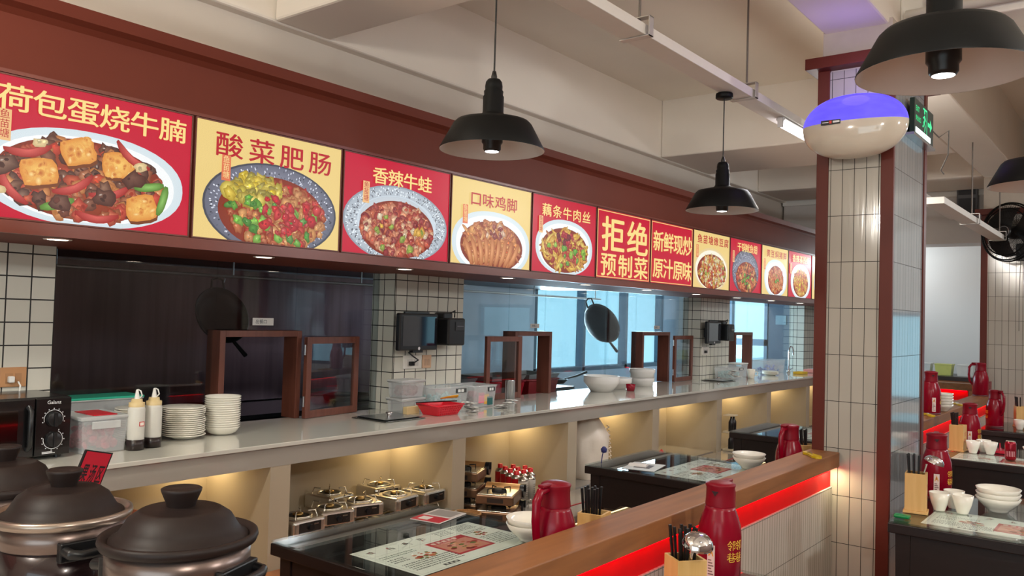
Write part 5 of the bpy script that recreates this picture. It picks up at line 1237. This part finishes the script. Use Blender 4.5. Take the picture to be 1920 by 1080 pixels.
tag(MB().box(-1.40, 9.86, .96, -1.375, 9.98, 1.10).build('menu_stand', P('red_menu_card', (120, 30, 40), .4), bevel=.002), 'small red framed menu stand beside the thermos on the far ledge', 'menu stand')
fcn = thing('back_counter', 'pale worktop cabinet against the far wall beyond the second half wall', 'counter', (-2.6, 12.1, 0))
MB().box(-1.1, -.35, .0, 1.1, .45, .98).build('cabinet', wood('back_oak', (150, 96, 62), (176, 116, 78), 'X'), fcn); MB().box(-1.12, -.37, .98, 1.12, .46, 1.03).build('top', P('dark_edge', (48, 44, 44), .3), fcn)
for i, (x, c, lab) in enumerate(((-1.95, (226, 226, 220), 'white tub'), (-2.2, (206, 210, 120), 'pale yellow lidded tub'), (-2.45, (220, 222, 220), 'clear white tub'))):
    t = thing('food_tub', lab+' on the back counter against the far wall', 'tub', (x, 12.05, 1.03)); MB().tray(0, 0, 0, .17, .17, .2, .2, .13, .004).build('tub', P('far_tub_%d' % i, c, .4), t); MB().box(-.105, -.105, .13, .105, .105, .145).build('lid', P('far_lid_%d' % i, tuple(int(v*.95) for v in c), .4), t)

# ------------------------------------------------------------------ the stoneware pots on their steel-edged stand
sd = thing('pot_stand', 'low service stand with bright edge carrying the stoneware pots', 'stand', (-2.3, .88, 0))
MB().box(-.95, -.50, .86, .74, .335, .895).build('top', P('stand_laminate', (206, 196, 186), .35), sd, bevel=.002)
MB().box(-.95, .335, .865, .74, .350, .905).build('edge_light', E('edge_glow', (255, 246, 236), 2.0), sd)  # steel edge's highlight put in as a glowing strip
MB().box(-.92, -.46, 0, .70, .30, .86).build('cabinet', wood('stand_wood', (120, 74, 52), (140, 90, 64), 'Z'), sd)
def make_pot(loc, rz, R_, band, label, rim_mat):
    t = thing('stoneware_pot', label, 'pot', loc, rz, 'stoneware pots')
    k = R_/.165
    MB().lathe([(0, 0), (.128*k, 0), (.146*k, .012), (.150*k, .15), (0, .15)], 56).build('heater_body', P('pot_dark_shell', (44, 28, 28), .22, .2, .12, 8, coat=.4), t)
    MB().lathe([(.150*k, .148), (.1535*k, .150), (.1545*k, .150+band), (.149*k, .150+band)], 56).build('steel_band', P('pot_steel', (128, 112, 106), .3, .85, .08, 60, stretch=(1, 1, 14)), t)
    zb = .150+band
    MB().lathe([(.146*k, zb-.004), (.166*k, zb+.002), (.170*k, zb+.012), (.168*k, zb+.022), (.160*k, zb+.024), (.152*k, zb+.014), (.144*k, zb+.008)], 60).build('pot_rim', rim_mat, t)
    MB().lathe([(.148*k, zb+.006), (.147*k, zb+.016), (.134*k, zb+.022), (.122*k, zb+.040), (.110*k, zb+.060), (.090*k, zb+.074), (.084*k, zb+.077), (.080*k, zb+.075), (.045*k, zb+.082), (0, zb+.084)], 60).build('pot_lid', CLAY, t)
    ld = [o for o in t.children if o.name.startswith('pot_lid')][0]
    MB().lathe([(.030*k, zb+.080), (.033*k, zb+.092), (.043*k, zb+.116), (.044*k, zb+.122), (.040*k, zb+.124), (.036*k, zb+.120), (0, zb+.120)], 36).build('knob', CLAY, ld)
    for s_ in (-1, 1):
        a = rad(-90*s_)
        mb = MB(); mb.T = Matrix.Rotation(a, 4, 'Z')
        x = .150*k
        mb.tube([(x-.004, -.055, .160), (x+.035, -.050, .155), (x+.042, -.030, .152), (x+.042, .030, .152), (x+.035, .050, .155), (x-.004, .055, .160)], [.012, .013, .012, .012, .013, .012], 12)
        mb.box(x-.01, -.066, .130, x+.012, .066, .178); mb.T = Matrix(); mb.build('side_handle', BLACKP, t, bevel=.004)
    return t
RIMS = P('pot_rim_steel', (168, 152, 140), .28, .8)
make_pot((-1.765, 1.05, .895), rad(112), .168, .062, 'stoneware pot with dark rim, right one of the front pots', CLAY)
make_pot((-2.205, .985, .895), rad(88), .160, .052, 'stoneware pot with bright steel rim left of the dark rimmed pot', RIMS)
make_pot((-2.62, 1.0, .895), rad(100), .160, .060, 'stoneware pot cut by the left picture edge behind the steel rimmed pot', CLAY)
rs = thing('sign_card', 'small red sign card in a black frame tilted above the pots', 'sign', (-2.51, 1.20, .895), rad(20))
TS = Matrix.Translation((0, 0, .25)) @ FACE_X @ Matrix.Rotation(rad(-14), 4, 'Z')
mb = MB(); mb.T = TS; mb.prism([(-.068, -.06), (.040, -.06), (.068, .06), (-.040, .06)], 'Z', -.006, 0); mb.T = Matrix(); mb.build('frame', BLACKP, rs)
mb = MB().color((200, 12, 44)); mb.T = TS; mb.prism([(-.061, -.056), (.036, -.056), (.061, .056), (-.036, .056)], 'Z', 0, .001); mb.color((40, 8, 14))
SH = Matrix.Identity(4); SH[0][1] = .24
for i, c in enumerate('果汤区'): mb.text(c, Matrix.Translation((-.034+i*.030, -.028, .0016)) @ SH @ Matrix.Diagonal((.85, 1.9, 1, 1)), .030, .02, 1, 'c')
mb.T = Matrix(); mb.v = mb.v; mb.build('face', PAPER, rs)
MB().tube([(0, 0, 0), (-.004, 0, .22)], .004, 8).lathe([(0, 0), (.03, 0), (.03, .006), (0, .008)], 20).build('stand', BLACKP, rs)

# rest every thing a hair above what carries it
for o in list(bpy.data.objects):
    if o.parent is None and 'category' in o and 0.05 < o.location.z < 1.7 and 'hatch' not in o.name: o.location.z += .0012
